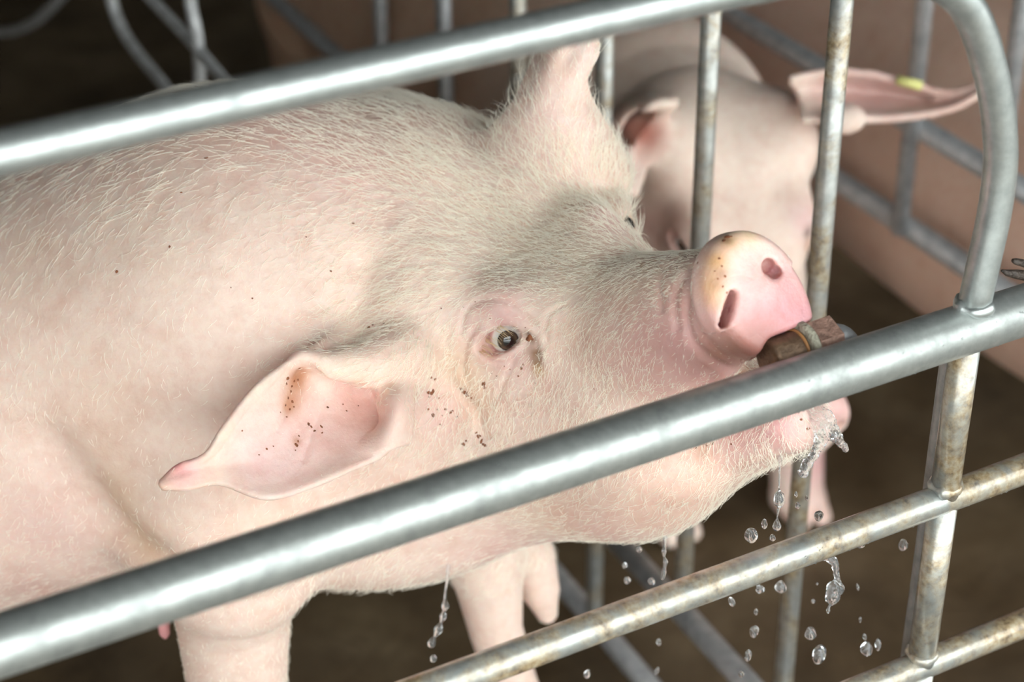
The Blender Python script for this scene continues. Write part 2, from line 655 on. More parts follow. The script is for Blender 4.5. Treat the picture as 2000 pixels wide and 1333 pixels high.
# ------------------------------------------------------------------ divider between the two pens
bars = [(1.0627, 1.3320), (1.0687, 1.5464), (1.0746, 1.7609), (1.0805, 1.9753), (1.0864, 2.1897), (1.0924, 2.4042)]
div = empty('pen_divider')
tag(div, 'row of thin upright bars between the drinking pig and the bowed-head pig', 'fence')
div.location = (1.07, 1.7, 0)
keep(tube('divider_top_rail', straight((1.056, 1.04, 1.30), (1.11, 3.2, 1.30)), 0.0134, M_GREY), div)
keep(tube('divider_bottom_rail', straight((1.055, 1.04, 0.030), (1.115, 3.3, 0.030)), 0.0145, M_GREY), div)
keep(tube('divider_bottom_rail', straight((1.055, 1.04, 0.203), (1.0805, 1.98, 0.203)), 0.0145, M_GREY), div)
keep(tube('divider_low_rail', straight((1.0864, 2.19, 0.536), (1.13, 4.2, 0.536)), 0.0125, M_GREY), div)
for i, (x, y) in enumerate(bars):
    foot = 0.203 if i < 2 else 0.03
    keep(tube('upright_bar', straight((x, y, foot), (x, y, 1.30)), 0.01065, M_BAR if i < 4 else M_GREY, seg=24), div)

# hooped railing standing further along the same line
far = empty('hooped_railing')
tag(far, 'blurred grey hooped pipe railing against the dark back of the shed', 'railing')
far.location = (0.80, 3.3, 0)
M_HOOP = mat_pipe('pale_zinc_hoop', 0.03, base=(0.62, 0.63, 0.63), rough=0.5, seed=9.4, metal=0.25)
XH = 0.80


def hoop(name, pix, r):
    return keep(tube(name, catmull([on_plane(x, y, 0, XH) for x, y in pix], 8), r, M_HOOP, seg=16), far)


hoop('hoop', [(-150, -30), (-95, 28), (-40, 57), (15, 62), (62, 46), (100, 15), (132, -22), (170, -75)], 0.0085)
hoop('hoop', [(200, -130), (211, -50), (220, 8), (240, 60), (270, 105), (303, 145), (345, 197), (420, 290)], 0.0085)
hoop('brace', [(230, -75), (297, 0), (372, 80), (437, 156), (520, 250)], 0.008)
hoop('upright', [(366, -90), (371, 0), (385, 70), (390, 150), (394, 260)], 0.0085)

# second divider, behind the bowed-head pig
XS = 1.56
side = empty('pen_divider')
tag(side, 'blurred grey pipe divider in front of the shaded pig at the side', 'fence')
side.location = (XS, 2.2, 0)
pa = on_plane(1757, 455, 0, XS)
pb = on_plane(1762, 250, 0, XS)
pc = on_plane(1990, 60, 0, XS)
for z, r in ((pa[2], 0.0155), (pb[2], 0.0145)):
    keep(tube('side_rail', straight((XS + 0.02, 1.04, z), (XS + 0.02, 4.2, z)), r, M_GREY, seg=20), side)
keep(tube('side_rail', straight((XS, 1.045, 1.28), (XS, 4.2, 1.28)), 0.0134, M_GREY, seg=16), side)
keep(tube('upright_bar', straight((XS, pa[1], pa[2]), (XS, pa[1], 1.28)), 0.0115, M_GREY, seg=20), side)
keep(tube('upright_bar', straight((XS, pc[1], pa[2]), (XS, pc[1], 1.28)), 0.0115, M_GREY, seg=20), side)
for y in (1.055, 4.15):
    keep(tube('side_post', straight((XS, y, 0), (XS, y, 1.28)), 0.0134, M_GREY, seg=16), side)
for y in (2.9, 3.6):
    keep(tube('upright_bar', straight((XS, y, pa[2]), (XS, y, 1.28)), 0.0115, M_GREY, seg=16), side)
# ------------------------------------------------------------------ the drinking pig
S1 = 1.03
O1 = CAM + (np.array([0.73662113, 1.26778671, 0.90509237]) - CAM) * S1
B1 = np.array([[0.15430923808129887, -0.8616023274894804, 0.4835598084078855],
               [0.9063065243446666, 0.31832926535832534, 0.277983745472135],
               [-0.3934426806703274, 0.3953579493081356, 0.8299969571906911]])
H1 = Head(O1, B1, S1)


def eye_frame(H, side, cam_mix=0.35):
    c = H.w(-0.013, 0.0695 * side, -0.004)
    n = unit(H.vec(0.30, 0.92 * side, 0.18))
    return c, n


SH = at(470, 640, 1.93)
EYE_R = 0.0150
e1c, e1n = eye_frame(H1, -1)
e1n = unit(e1n * 0.75 + unit(CAM - e1c) * 0.45)
e2c, e2n = at(1208, 448, 1.812), unit(H1.vec(0.55, 0.75, 0.1))


def eye_axes(c, n, p_in, p_out):
    d = (c - CAM) @ FWD
    t = unit(at(*p_in, d) - at(*p_out, d))
    t1 = unit(t - n * (t @ n))
    return t1, np.cross(n, t1)


e1t, e1b = eye_axes(e1c, e1n, (1018, 648), (948, 684))
if e1b[2] < 0:
    e1b = -e1b

EAR1 = [
    [(752, 600, 1.775), (665, 652, 1.730), (585, 697, 1.675), (505, 755, 1.640), (438, 838, 1.618), (402, 892, 1.612), (350, 913, 1.608), (316, 944, 1.606)],
    [(768, 655, 1.755), (690, 700, 1.735), (606, 727, 1.690), (526, 780, 1.652), (456, 858, 1.628), (408, 902, 1.618), (352, 926, 1.608), (317, 946, 1.604)],
    [(782, 720, 1.735), (715, 770, 1.730), (640, 800, 1.695), (566, 842, 1.660), (492, 900, 1.634), (416, 913, 1.620), (358, 937, 1.606), (318, 948, 1.604)],
    [(790, 775, 1.722), (742, 828, 1.705), (672, 868, 1.675), (600, 908, 1.650), (512, 943, 1.626), (424, 922, 1.620), (364, 946, 1.606), (319, 950, 1.604)],
    [(795, 825, 1.712), (748, 884, 1.680), (684, 915, 1.655), (608, 948, 1.636), (520, 971, 1.618), (430, 942, 1.618), (366, 952, 1.606), (320, 952, 1.606)],
]
EAR1 = [[at(*p) for p in row] for row in EAR1]
ear1 = Sheet(EAR1, 0.0032)
EARF = [[at(*p) for p in row] for row in [
    [(815, 735, 1.735), (790, 730, 1.725), (765, 735, 1.725), (745, 760, 1.730)],
    [(805, 775, 1.710), (782, 770, 1.692), (760, 772, 1.692), (742, 792, 1.704)],
    [(802, 820, 1.700), (783, 815, 1.680), (766, 815, 1.678), (745, 830, 1.690)],
    [(798, 862, 1.700), (776, 868, 1.680), (752, 876, 1.673), (712, 884, 1.676)]]]
earf = Sheet(EARF, 0.0030)
EAR2 = [
    [(955, 300, 1.845), (978, 245, 1.840), (1012, 190, 1.835), (1040, 130, 1.835), (1062, 95, 1.835), (1105, 50, 1.835)],
    [(1020, 300, 1.820), (1035, 245, 1.812), (1055, 185, 1.805), (1072, 130, 1.805), (1088, 92, 1.810), (1112, 48, 1.825)],
    [(1095, 305, 1.812), (1098, 245, 1.802), (1102, 185, 1.800), (1108, 130, 1.805), (1116, 90, 1.812), (1122, 48, 1.828)],
    [(1160, 315, 1.825), (1148, 250, 1.815), (1128, 190, 1.810), (1130, 140, 1.805), (1145, 95, 1.812), (1138, 48, 1.828)],
    [(1192, 330, 1.850), (1172, 255, 1.838), (1150, 195, 1.828), (1142, 150, 1.815), (1166, 95, 1.820), (1146, 48, 1.832)],
]
EAR2_W = [[at(*p) for p in row] for row in EAR2]
ear2 = Sheet(EAR2_W, 0.0034)

BODY1 = [np.array([-0.66, 1.60, 0.70]), np.array([-0.52, 1.60, 0.70]), np.array([-0.15, 1.60, 0.69]), at(-350, 830, 2.05), at(150, 725, 1.97), SH]
BODY1_R = [0.175, 0.215, 0.235, 0.229, 0.221, 0.222]
NECK1 = [SH, at(770, 600, 1.94), H1.w(-0.13, 0, -0.075)]
NECK1_R = [0.215, 0.183, 0.100]
arm = [at(420, 800, 1.86), at(440, 960, 1.83), at(455, 1090, 1.85), at(455, 1200, 1.885), at(462, 1320, 1.93), at(468, 1560, 2.05), at(475, 1900, 2.22)]
arm_r = [0.140, 0.110, 0.078, 0.055, 0.049, 0.046, 0.034]
arm[-1][2] = 0.16
foot1 = np.array([arm[-1][0] + 0.01, arm[-1][1] - 0.01, 0.035])
larm = [at(840, 860, 2.00), at(935, 1040, 2.04), at(955, 1140, 2.08), at(968, 1230, 2.12), at(1000, 1330, 2.18), at(1040, 1700, 2.42)]
larm_r = [0.10, 0.046, 0.036, 0.029, 0.027, 0.030]
larm[-1][2] = 0.14
foot2 = np.array([larm[-1][0] + 0.02, larm[-1][1] - 0.02, 0.035])


def toes(P, d, f, fwd):
    """Cloven foot: two toes side by side with a notch between, and dewclaws behind."""
    m = np.nonzero(np.einsum('ij,ij->i', P - f.astype(np.float32), P - f.astype(np.float32)) < 0.16 ** 2)[0]
    if len(m):
        fw = unit(fwd)
        la = np.cross((0, 0, 1.0), fw)
        e = d[m]
        for s in (-1, 1):
            a = np.array([f[0], f[1], 0.036]) + la * 0.017 * s
            e = smin(e, f_cone(P[m], a, a + fw * 0.042 + np.array([0, 0, -0.017]), 0.026, 0.015), 0.004)
            c = np.array([f[0], f[1], 0.075]) - fw * 0.034 + la * 0.02 * s
            e = smin(e, f_cone(P[m], c, c - np.array([0, 0, 0.02]) - fw * 0.006, 0.011, 0.007), 0.006)
        d[m] = e
    return d


HIND1 = [([(-0.56, 1.60 + 0.10 * s, 0.62), (-0.50 - dx, 1.60 + 0.12 * s, 0.46), (-0.60 - dx, 1.60 + 0.12 * s, 0.30), (-0.575 - dx, 1.60 + 0.12 * s, 0.12), (-0.565 - dx, 1.60 + 0.12 * s, 0.036)], [0.13, 0.085, 0.045, 0.036, 0.036]) for s, dx in ((-1, 0.0), (1, 0.10))]
TAIL1 = [(-0.82, 1.60, 0.80), (-0.86, 1.60, 0.80), (-0.89, 1.61, 0.77), (-0.90, 1.63, 0.73), (-0.885, 1.64, 0.70), (-0.87, 1.625, 0.69)]
YD = 1.0605
DC0, DC1 = on_plane(1535, 694, 1, YD), on_plane(1642, 658, 1, YD)
NOZ = [DC0 - unit(DC1 - DC0) * 0.010, DC1]


def pig1_field(P):
    P = P.astype(np.float32)
    d = f_chain(P, BODY1, BODY1_R)
    dn = f_chain(P, NECK1, NECK1_R)
    # the neck's heavy underside and the brisket
    dn = smin(dn, f_ell(P, at(905, 810, 1.90), (0.14, 0.12, 0.135)), 0.08)
    dn = smin(dn, f_ell(P, at(730, 940, 1.96), (0.13, 0.12, 0.085)), 0.08)
    d = smin(d, dn, 0.07)
    # thick nape
    d = smin(d, f_ell(P, at(815, 470, 1.925), (0.11, 0.10, 0.105)), 0.09)
    # withers hump
    d = smin(d, f_ell(P, at(640, 330, 2.03), (0.14, 0.10, 0.075)), 0.08)
    d = smin(d, f_chain(P, arm, arm_r), 0.028)
    d = smin(d, f_chain(P, [arm[-1], foot1], [0.036, 0.036]), 0.02)
    d = smin(d, f_chain(P, larm, larm_r), 0.035)
    d = smin(d, f_chain(P, [at(900, 1000, 2.03), at(1040, 1085, 2.11), at(1054, 1150, 2.145), at(1068, 1198, 2.17)], [0.050, 0.024, 0.022, 0.012]), 0.012)
    d = smin(d, f_chain(P, [larm[-1], foot2], [0.033, 0.034]), 0.02)
    for pts, r in HIND1:
        d = smin(d, f_chain(P, pts, r), 0.06)
    d = smin(d, f_chain(P, TAIL1, [0.018, 0.013, 0.011, 0.009, 0.007, 0.005]), 0.015)
    for f in (foot1, foot2, HIND1[0][0][-1], HIND1[1][0][-1]):
        d = toes(P, d, np.asarray(f), (1.0, -0.1, 0))
    near = np.einsum('ij,ij->i', P - H1.O.astype(np.float32), P - H1.O.astype(np.float32)) < 0.42 ** 2
    i = np.nonzero(near)[0]
    if len(i):
        Q = P[i]
        q = H1.local(Q)
        dh = head_field(q, True, False) * np.float32(S1)
        # eyes: lid mounds, then the openings
        for c, n, s in ((e1c, e1n, 1), (e2c, e2n, -1)):
            dh = smin(dh, f_ell(Q, c - n * 0.001, (0.0178, 0.0178, 0.0178)), 0.014)
        dd = smin(d[i], dh, 0.075)
        dd = smin(dd, ear1(Q), 0.016)
        dd = smin(dd, earf(Q), 0.010)
        dd = smin(dd, ear2(Q), 0.026)
        # soft cushion over the root of the near ear
        dd = smin(dd, f_chain(Q, [at(592, 698, 1.668), at(645, 714, 1.684), at(712, 716, 1.702), at(790, 690, 1.730)], [0.004, 0.012, 0.019, 0.026]), 0.016)
        # crown at the root of the far ear
        dd = smin(dd, f_ell(Q, at(1108, 372, 1.870), (0.050, 0.050, 0.046)), 0.060)
        dd = smin(dd, f_ell(Q, at(1200, 418, 1.812), (0.015, 0.015, 0.013)), 0.012)
        op = f_ell(Q, e1c + e1n * 0.0165, (0.0240, 0.0112, 0.017), np.array([e1t, e1b, e1n]))
        dd = smax(dd, -op, 0.004)
        op2 = f_ell(Q, e2c + e2n * 0.0165, (0.013, 0.0058, 0.014), np.array([H1.vec(1, 0, 0.2), e2n * 0 + np.cross(e2n, H1.vec(1, 0, 0.2)), e2n]))
        dd = smax(dd, -op2, 0.004)
        d[i] = dd
    for pts, r, k in GROOVES:
        lo, hi = pts.min(0) - 0.05, pts.max(0) + 0.05
        m = np.nonzero(np.all((P > lo) & (P < hi), axis=1))[0]
        if len(m):
            d[m] = smax(d[m], -f_chain(P[m], pts, [r] * len(pts)), k)
    # lips parted round the drinker
    m = np.nonzero(np.einsum('ij,ij->i', P - NOZ[0].astype(np.float32), P - NOZ[0].astype(np.float32)) < 0.1 ** 2)[0]
    if len(m):
        d[m] = smax(d[m], -f_cone(P[m], NOZ[0], NOZ[1], 0.0188, 0.0188), 0.006)
    if NOSTRIL:
        m = np.nonzero(np.einsum('ij,ij->i', P - NOSTRIL[0][0].astype(np.float32), P - NOSTRIL[0][0].astype(np.float32)) < 0.1 ** 2)[0]
        if len(m):
            e = d[m]
            for grp in (NOSTRIL[:7], NOSTRIL[7:]):
                h = None
                for a, b, ra, rb in grp:
                    g = f_cone(P[m], a, b, ra, rb)
                    h = g if h is None else np.minimum(h, g)
                e = smax(e, -h, 0.0045)
            d[m] = e
    return d


NOSTRIL = []
GROOVES = []


def march(pix):
    o = np.array([CAM for _ in pix])
    v = np.array([unit(at(x, y, 1.0) - CAM) for x, y in pix])
    t = np.full(len(pix), 1.25)
    for _ in range(140):
        t = t + np.clip(0.45 * pig1_field((o + v * t[:, None]).astype(np.float32)), -0.01, 0.05)
    return o + v * t[:, None]


GR = [
    # folds of the lids and the cheek round the near eye
    ([(903, 660), (905, 618), (932, 590), (975, 584), (1010, 604), (1040, 632), (1062, 648)], 0.0009, 0.005),
    ([(1068, 662), (1066, 632), (1076, 612), (1096, 600)], 0.0009, 0.004),
    ([(1016, 650), (1034, 652), (1047, 672), (1051, 702)], 0.0010, 0.004),
    ([(948, 702), (980, 712), (1012, 694), (1034, 672)], 0.0006, 0.005),
    ([(930, 640), (912, 668), (905, 715), (912, 745)], 0.0006, 0.005),
    ([(1002, 706), (986, 742), (974, 776)], 0.0004, 0.005),
    ([(990, 610), (1025, 625), (1050, 650)], 0.0005, 0.004),
    ([(885, 750), (930, 800), (945, 850)], 0.0006, 0.010),
    # muzzle behind the nose disc
    ([(1352, 520), (1343, 570), (1340, 620), (1352, 665), (1385, 700), (1430, 722)], 0.0012, 0.008),
    ([(1330, 545), (1318, 590), (1322, 640)], 0.0006, 0.008),
    ([(1300, 520), (1290, 560), (1292, 600)], 0.0004, 0.008),
    ([(1390, 745), (1350, 765), (1300, 800)], 0.0012, 0.010),
    # pleats inside the near ear
    ([(583, 728), (568, 780), (545, 840)], 0.0002, 0.0065),
    ([(640, 780), (614, 840), (592, 900)], 0.0001, 0.005),
    ([(586, 708), (545, 745), (500, 788), (462, 838), (430, 886), (408, 903)], 0.0001, 0.0055),
    ([(600, 712), (650, 744), (712, 756), (762, 742)], 0.0006, 0.007),
    # neck behind the head
    ([(716, 520), (708, 570), (690, 612)], 0.0015, 0.040),
    # behind the foreleg, and soft rib folds
    ([(95, 880), (135, 935), (190, 1005), (245, 1062), (300, 1105)], 0.0060, 0.050),
]
_g = [(march(p), r, k) for p, r, k in GR]
_n = march([(1433, 574), (1431, 583), (1428, 593), (1425, 603), (1422, 613), (1419, 623), (1416, 632), (1504, 522), (1511, 530)])
GROOVES = [(np.array(catmull(p, 4)), r, k) for p, r, k in _g]


def bore(p, dx, dy, dz, ra, rb):
    d0 = (p - CAM) @ FWD
    q = p + (RIGHT * dx + UP * dy) * d0 / FPX + FWD * dz
    return (p - (q - p) * 0.25, q, ra, rb)


NOSTRIL = [bore(_n[i], -17, -3, 0.026, (0.0026, 0.0036, 0.0042, 0.0046, 0.0044, 0.0038, 0.0028)[i], 0.0045) for i in range(7)] + [
    bore(_n[7], -4, 5, 0.020, 0.0070, 0.0062), bore(_n[8], 6, -1, 0.015, 0.0060, 0.0052)]


gx = axis_grid([(-0.96, 0.012), (0.02, 0.010), (0.26, 0.0052), (0.42, 0.0026), (0.60, 0.0021), (1.00, 0.006), (1.10, None)])
gy = axis_grid([(1.02, 0.0021), (1.44, 0.006), (1.70, 0.010), (1.90, None)])
gz = axis_grid([(-0.01, 0.008), (0.52, 0.008), (0.72, 0.0021), (1.08, 0.008), (1.30, None)])
V1, Q1 = surface(pig1_field, gx, gy, gz)
pig1 = mesh_from('pig', V1, Q1, M_SKIN)
tag(pig1, 'pale pink pig drinking with raised snout, nearest to the front rails', 'pig')


def eyeball(name, c, n, look, up, r, parent):
    """Eyeball with a corneal bulge; iris, pupil and white are coloured by angle from the gaze."""
    look = unit(look)
    V, Fc = [], []
    x = unit(np.cross(up, look))
    y = np.cross(look, x)
    nr, ns = 40, 48
    for i in range(nr + 1):
        th = math.pi * i / nr
        rr = r * (1 + 0.055 * math.exp(-(th / 0.42) ** 4))
        for k in range(ns):
            ph = 2 * math.pi * k / ns
            V.append(c + rr * (math.cos(th) * look + math.sin(th) * (math.cos(ph) * x + math.sin(ph) * y)))
    for i in range(nr):
        for k in range(ns):
            Fc.append((i * ns + k, (i + 1) * ns + k, (i + 1) * ns + (k + 1) % ns, i * ns + (k + 1) % ns))
    o = link_mesh(name, V, Fc, M_EYE, parent)
    a = o.data.attributes.new('gaze', 'FLOAT', 'POINT')
    a.data.foreach_set('value', np.repeat(np.arange(nr + 1) * math.pi / nr, ns).astype(np.float32))
    return o


def mat_eye():
    m, nt, b = new_mat('wet_brown_eye')
    a = nt.nodes.new('ShaderNodeAttribute')
    a.attribute_name = 'gaze'
    mr = nt.nodes.new('ShaderNodeMapRange')
    nt.links.new(a.outputs['Fac'], mr.inputs[0])
    mr.inputs['From Max'].default_value = 1.2
    r = ramp_node(nt, mr.outputs[0], [(0.0, (0.003, 0.003, 0.004)), (0.20, (0.004, 0.004, 0.005)), (0.27, (0.045, 0.028, 0.018)), (0.42, (0.10, 0.065, 0.042)),
                                      (0.50, (0.035, 0.024, 0.02)), (0.545, (0.02, 0.02, 0.025)), (0.59, (0.62, 0.62, 0.60)), (0.85, (0.72, 0.66, 0.62)), (1.0, (0.6, 0.33, 0.32))])
    nt.links.new(r.outputs[0], b.inputs['Base Color'])
    b.inputs['Roughness'].default_value = 0.06
    b.inputs['Coat Weight'].default_value = 1.0
    b.inputs['Coat Roughness'].default_value = 0.02
    return m


M_EYE = mat_eye()
gz1 = unit(e1n * 0.75 + H1.vec(0.35, 0, -0.12))
eyeball('eye', e1c, e1n, unit(CAM - e1c) * 0.65 + e1n * 0.45 + H1.vec(0.15, 0, -0.22) * 0.5, np.array([0, 0, 1.0]), EYE_R, pig1)
eyeball('eye', e2c, e2n, e2n + H1.vec(0.3, 0, 0), np.array([0, 0, 1.0]), EYE_R, pig1)


# ------------------------------------------------------------------ pigment, stains and wetness of the drinking pig
PIG_BVH = BVHTree.FromPolygons([Vector(v) for v in V1], Q1.tolist())


def hit(px, py, bvh=PIG_BVH):
    """Where the sight line through a photograph pixel meets the animal's skin, and the normal there."""
    d = at(px, py, 1.0) - CAM
    r = bvh.ray_cast(Vector(CAM), Vector(d), 10.0)
    if r[0] is None:
        r = bvh.find_nearest(Vector(at(px, py, 1.75)))
    n = np.array(r[1])
    if n @ d > 0:
        n = -n
    return np.array(r[0]), n


def paint(V, base, blobs, bvh=PIG_BVH):
    col = np.tile(np.array(base), (len(V), 1))
    rg = np.random.default_rng(5)
    k = rg.normal(size=(10, 3)) * 60
    ph = rg.uniform(0, 6.28, 10)
    wob = sum(np.sin(V @ k[i] + ph[i]) for i in range(10)) / 5.0
    for px, py, r, c, s in blobs:
        p = hit(px, py, bvh)[0]
        d2 = np.einsum('ij,ij->i', V - p, V - p)
        w = s * np.exp(-d2 / (r * r) * (1 + 0.35 * wob))
        w = np.clip(w, 0, 1)[:, None]
        col = col * (1 - w) + np.array(c) * w
    return col


PINK = (0.80, 0.52, 0.47)
EARPINK = (0.88, 0.62, 0.56)
ROSE = (0.72, 0.40, 0.38)
DEEP = (0.52, 0.22, 0.22)
OLIVE = (0.72, 0.59, 0.44)
TAN = (0.66, 0.47, 0.30)
ORANGE = (0.50, 0.20, 0.07)
BROWN = (0.22, 0.11, 0.05)
PALE = (0.85, 0.70, 0.58)
BACK = (0.66, 0.47, 0.38)
blobs1 = [
    (300, 250, 0.07, BACK, 0.6), (450, 220, 0.08, BACK, 0.7), (600, 230, 0.07, (0.70, 0.46, 0.40), 0.7), (700, 330, 0.06, (0.78, 0.53, 0.48), 0.6), (760, 220, 0.05, BACK, 0.7),
    (250, 480, 0.06, (0.72, 0.57, 0.46), 0.4), (60, 500, 0.05, (0.74, 0.57, 0.45), 0.5), (200, 800, 0.05, (0.76, 0.57, 0.45), 0.5),
    (230, 970, 0.035, TAN, 0.55), (290, 1060, 0.035, TAN, 0.65), (340, 950, 0.05, (0.80, 0.58, 0.42), 0.5), (80, 1030, 0.06, (0.74, 0.52, 0.47), 0.7), (60, 1150, 0.05, (0.66, 0.45, 0.40), 0.7),
    (500, 1060, 0.06, (0.82, 0.60, 0.48), 0.6), (820, 960, 0.04, (0.82, 0.60, 0.50), 0.5),
    # forehead and bridge under a dusty coat
    (1060, 480, 0.040, OLIVE, 0.5), (1160, 520, 0.040, OLIVE, 0.55), (1000, 520, 0.035, OLIVE, 0.45), (1250, 550, 0.035, OLIVE, 0.5), (1320, 530, 0.022, OLIVE, 0.45), (1110, 410, 0.020, OLIVE, 0.45),
    (930, 640, 0.022, (0.74, 0.52, 0.48), 0.7), (985, 600, 0.022, (0.78, 0.54, 0.50), 0.8), (1010, 700, 0.022, (0.76, 0.52, 0.50), 0.7), (1198, 418, 0.012, (0.78, 0.48, 0.48), 0.85), (1185, 440, 0.016, (0.80, 0.56, 0.53), 0.6),
    (960, 690, 0.012, ROSE, 0.7), (985, 632, 0.010, (0.62, 0.36, 0.36), 0.6), (950, 600, 0.010, (0.66, 0.42, 0.40), 0.5),
    (910, 740, 0.022, TAN, 0.65), (930, 790, 0.018, TAN, 0.55), (880, 700, 0.02, (0.72, 0.52, 0.36), 0.5), (860, 800, 0.025, PINK, 0.6), (1050, 780, 0.045, (0.82, 0.60, 0.52), 0.6), (1130, 660, 0.03, (0.72, 0.52, 0.42), 0.5),
    (1047, 690, 0.0068, BROWN, 0.95), (1049, 708, 0.006, BROWN, 0.85), (1040, 665, 0.005, BROWN, 0.75), (1028, 652, 0.004, BROWN, 0.7), (1052, 725, 0.006, (0.48, 0.28, 0.08), 0.7),
    # muzzle
    (1250, 680, 0.045, (0.78, 0.47, 0.43), 0.7), (1340, 600, 0.030, (0.70, 0.42, 0.38), 0.7), (1330, 680, 0.035, ROSE, 0.8), (1390, 735, 0.030, ROSE, 0.9), (1300, 760, 0.035, PINK, 0.8),
    (1440, 860, 0.030, ROSE, 0.9), (1520, 835, 0.030, (0.74, 0.40, 0.40), 0.85), (1400, 900, 0.025, PINK, 0.7), (1500, 900, 0.02, PALE, 0.4), (1350, 940, 0.04, (0.84, 0.60, 0.50), 0.7),
    (1280, 1000, 0.05, (0.82, 0.57, 0.46), 0.6), (1100, 1020, 0.05, (0.72, 0.52, 0.38), 0.5), (1000, 1070, 0.05, PINK, 0.6), (1150, 1080, 0.04, PINK, 0.5), (1370, 880, 0.010, (0.5, 0.25, 0.13), 0.5),
    # nose disc
    (1470, 560, 0.050, (0.84, 0.56, 0.53), 1.0), (1450, 500, 0.022, (0.86, 0.61, 0.56), 0.9), (1400, 620, 0.018, (0.88, 0.60, 0.57), 0.9), (1530, 620, 0.032, (0.66, 0.31, 0.33), 0.9), (1572, 610, 0.022, (0.56, 0.25, 0.28), 0.85), (1548, 560, 0.016, (0.72, 0.42, 0.42), 0.7),
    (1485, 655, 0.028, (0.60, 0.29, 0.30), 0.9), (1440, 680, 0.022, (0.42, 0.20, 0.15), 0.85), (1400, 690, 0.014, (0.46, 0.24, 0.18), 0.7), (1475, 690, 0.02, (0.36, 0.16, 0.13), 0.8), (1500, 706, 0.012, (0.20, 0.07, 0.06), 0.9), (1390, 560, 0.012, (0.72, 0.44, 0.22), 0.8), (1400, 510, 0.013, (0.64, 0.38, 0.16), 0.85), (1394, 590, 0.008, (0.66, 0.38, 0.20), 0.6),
    (1425, 470, 0.012, (0.62, 0.38, 0.17), 0.8), (1460, 457, 0.012, (0.85, 0.66, 0.42), 0.8), (1410, 535, 0.006, BROWN, 0.5), (1420, 470, 0.005, BROWN, 0.7), (1398, 555, 0.005, BROWN, 0.4),
    (1424, 605, 0.004, (0.30, 0.10, 0.11), 0.9), (1508, 528, 0.006, (0.50, 0.24, 0.28), 0.8),
    # near ear
    (700, 800, 0.040, EARPINK, 1.0), (600, 860, 0.040, EARPINK, 1.0), (520, 900, 0.035, (0.88, 0.64, 0.60), 1.0), (640, 830, 0.03, EARPINK, 0.9), (660, 720, 0.022, PALE, 0.8), (740, 740, 0.022, PALE, 0.7),
    (700, 745, 0.008, (0.85, 0.60, 0.42), 0.4), (576, 748, 0.013, ORANGE, 0.8), (566, 786, 0.011, ORANGE, 0.7), (590, 730, 0.008, ORANGE, 0.6), (580, 735, 0.007, (0.36, 0.15, 0.07), 0.6), (560, 800, 0.006, ORANGE, 0.45), (579, 862, 0.004, ORANGE, 0.6),
    (500, 760, 0.012, PALE, 0.7), (440, 850, 0.010, PALE, 0.6), (360, 920, 0.016, (0.86, 0.50, 0.48), 0.9), (345, 910, 0.006, (0.66, 0.25, 0.22), 0.8), (640, 650, 0.016, (0.55, 0.44, 0.38), 0.6), (755, 800, 0.016, (0.86, 0.58, 0.50), 0.8),
    # far ear
    (1080, 220, 0.05, (0.86, 0.66, 0.60), 0.9), (1110, 150, 0.03, (0.86, 0.64, 0.56), 0.8), (1150, 100, 0.02, (0.90, 0.72, 0.66), 0.7), (1120, 210, 0.010, (0.72, 0.5, 0.36), 0.35),
    (1090, 130, 0.014, (0.62, 0.44, 0.34), 0.5),
]
col1 = paint(V1, (0.80, 0.64, 0.55), blobs1)
wet1 = np.zeros(len(V1))
for px, py, r in ((1520, 600, 0.045), (1450, 600, 0.04), (1500, 680, 0.04), (1540, 850, 0.05), (1440, 880, 0.04), (1350, 960, 0.03), (985, 665, 0.010)):
    p = hit(px, py)[0]
    wet1 = np.maximum(wet1, np.exp(-np.einsum('ij,ij->i', V1 - p, V1 - p) / r ** 2))
set_pigment(pig1, col1, wet1)


# ------------------------------------------------------------------ bristles
def mat_hair(name, col, rough=0.45):
    m, nt, b = new_mat(name)
    out = nt.nodes['Material Output']
    b.inputs['Base Color'].default_value = (*col, 1)
    b.inputs['Roughness'].default_value = rough
    b.inputs['Specular IOR Level'].default_value = 0.4
    tr = nt.nodes.new('ShaderNodeBsdfTranslucent')
    tr.inputs['Color'].default_value = (*col, 1)
    mx = nt.nodes.new('ShaderNodeMixShader')
    mx.inputs[0].default_value = 0.35
    nt.links.new(b.outputs[0], mx.inputs[1])
    nt.links.new(tr.outputs[0], mx.inputs[2])
    nt.links.new(mx.outputs[0], out.inputs['Surface'])
    return m


M_HAIR = mat_hair('straw_bristle', (0.98, 0.94, 0.83))
M_LASH = mat_hair('pale_lash', (0.80, 0.66, 0.42))
M_FUZZ = mat_hair('short_pale_fuzz', (0.86, 0.77, 0.62))


def hair_object(name, strands, radius, mat, parent):
    """strands: array (N, K, 3); tapering bristles as one curves object."""
    N, K = strands.shape[:2]
    hc = bpy.data.hair_curves.new(name)
    hc.add_curves([K] * N)
    hc.attributes['position'].data.foreach_set('vector', strands.astype(np.float32).ravel())
    ra = hc.attributes.get('radius') or hc.attributes.new('radius', 'FLOAT', 'POINT')
    taper = np.linspace(1.0, 0.22, K)[None, :] * np.broadcast_to(np.asarray(radius), (N,))[:, None]
    ra.data.foreach_set('value', taper.astype(np.float32).ravel())
    hc.materials.append(mat)
    o = bpy.data.objects.new(name, hc)
    COL.objects.link(o)
    o.parent = parent
    o['kind'] = 'stuff'
    return o


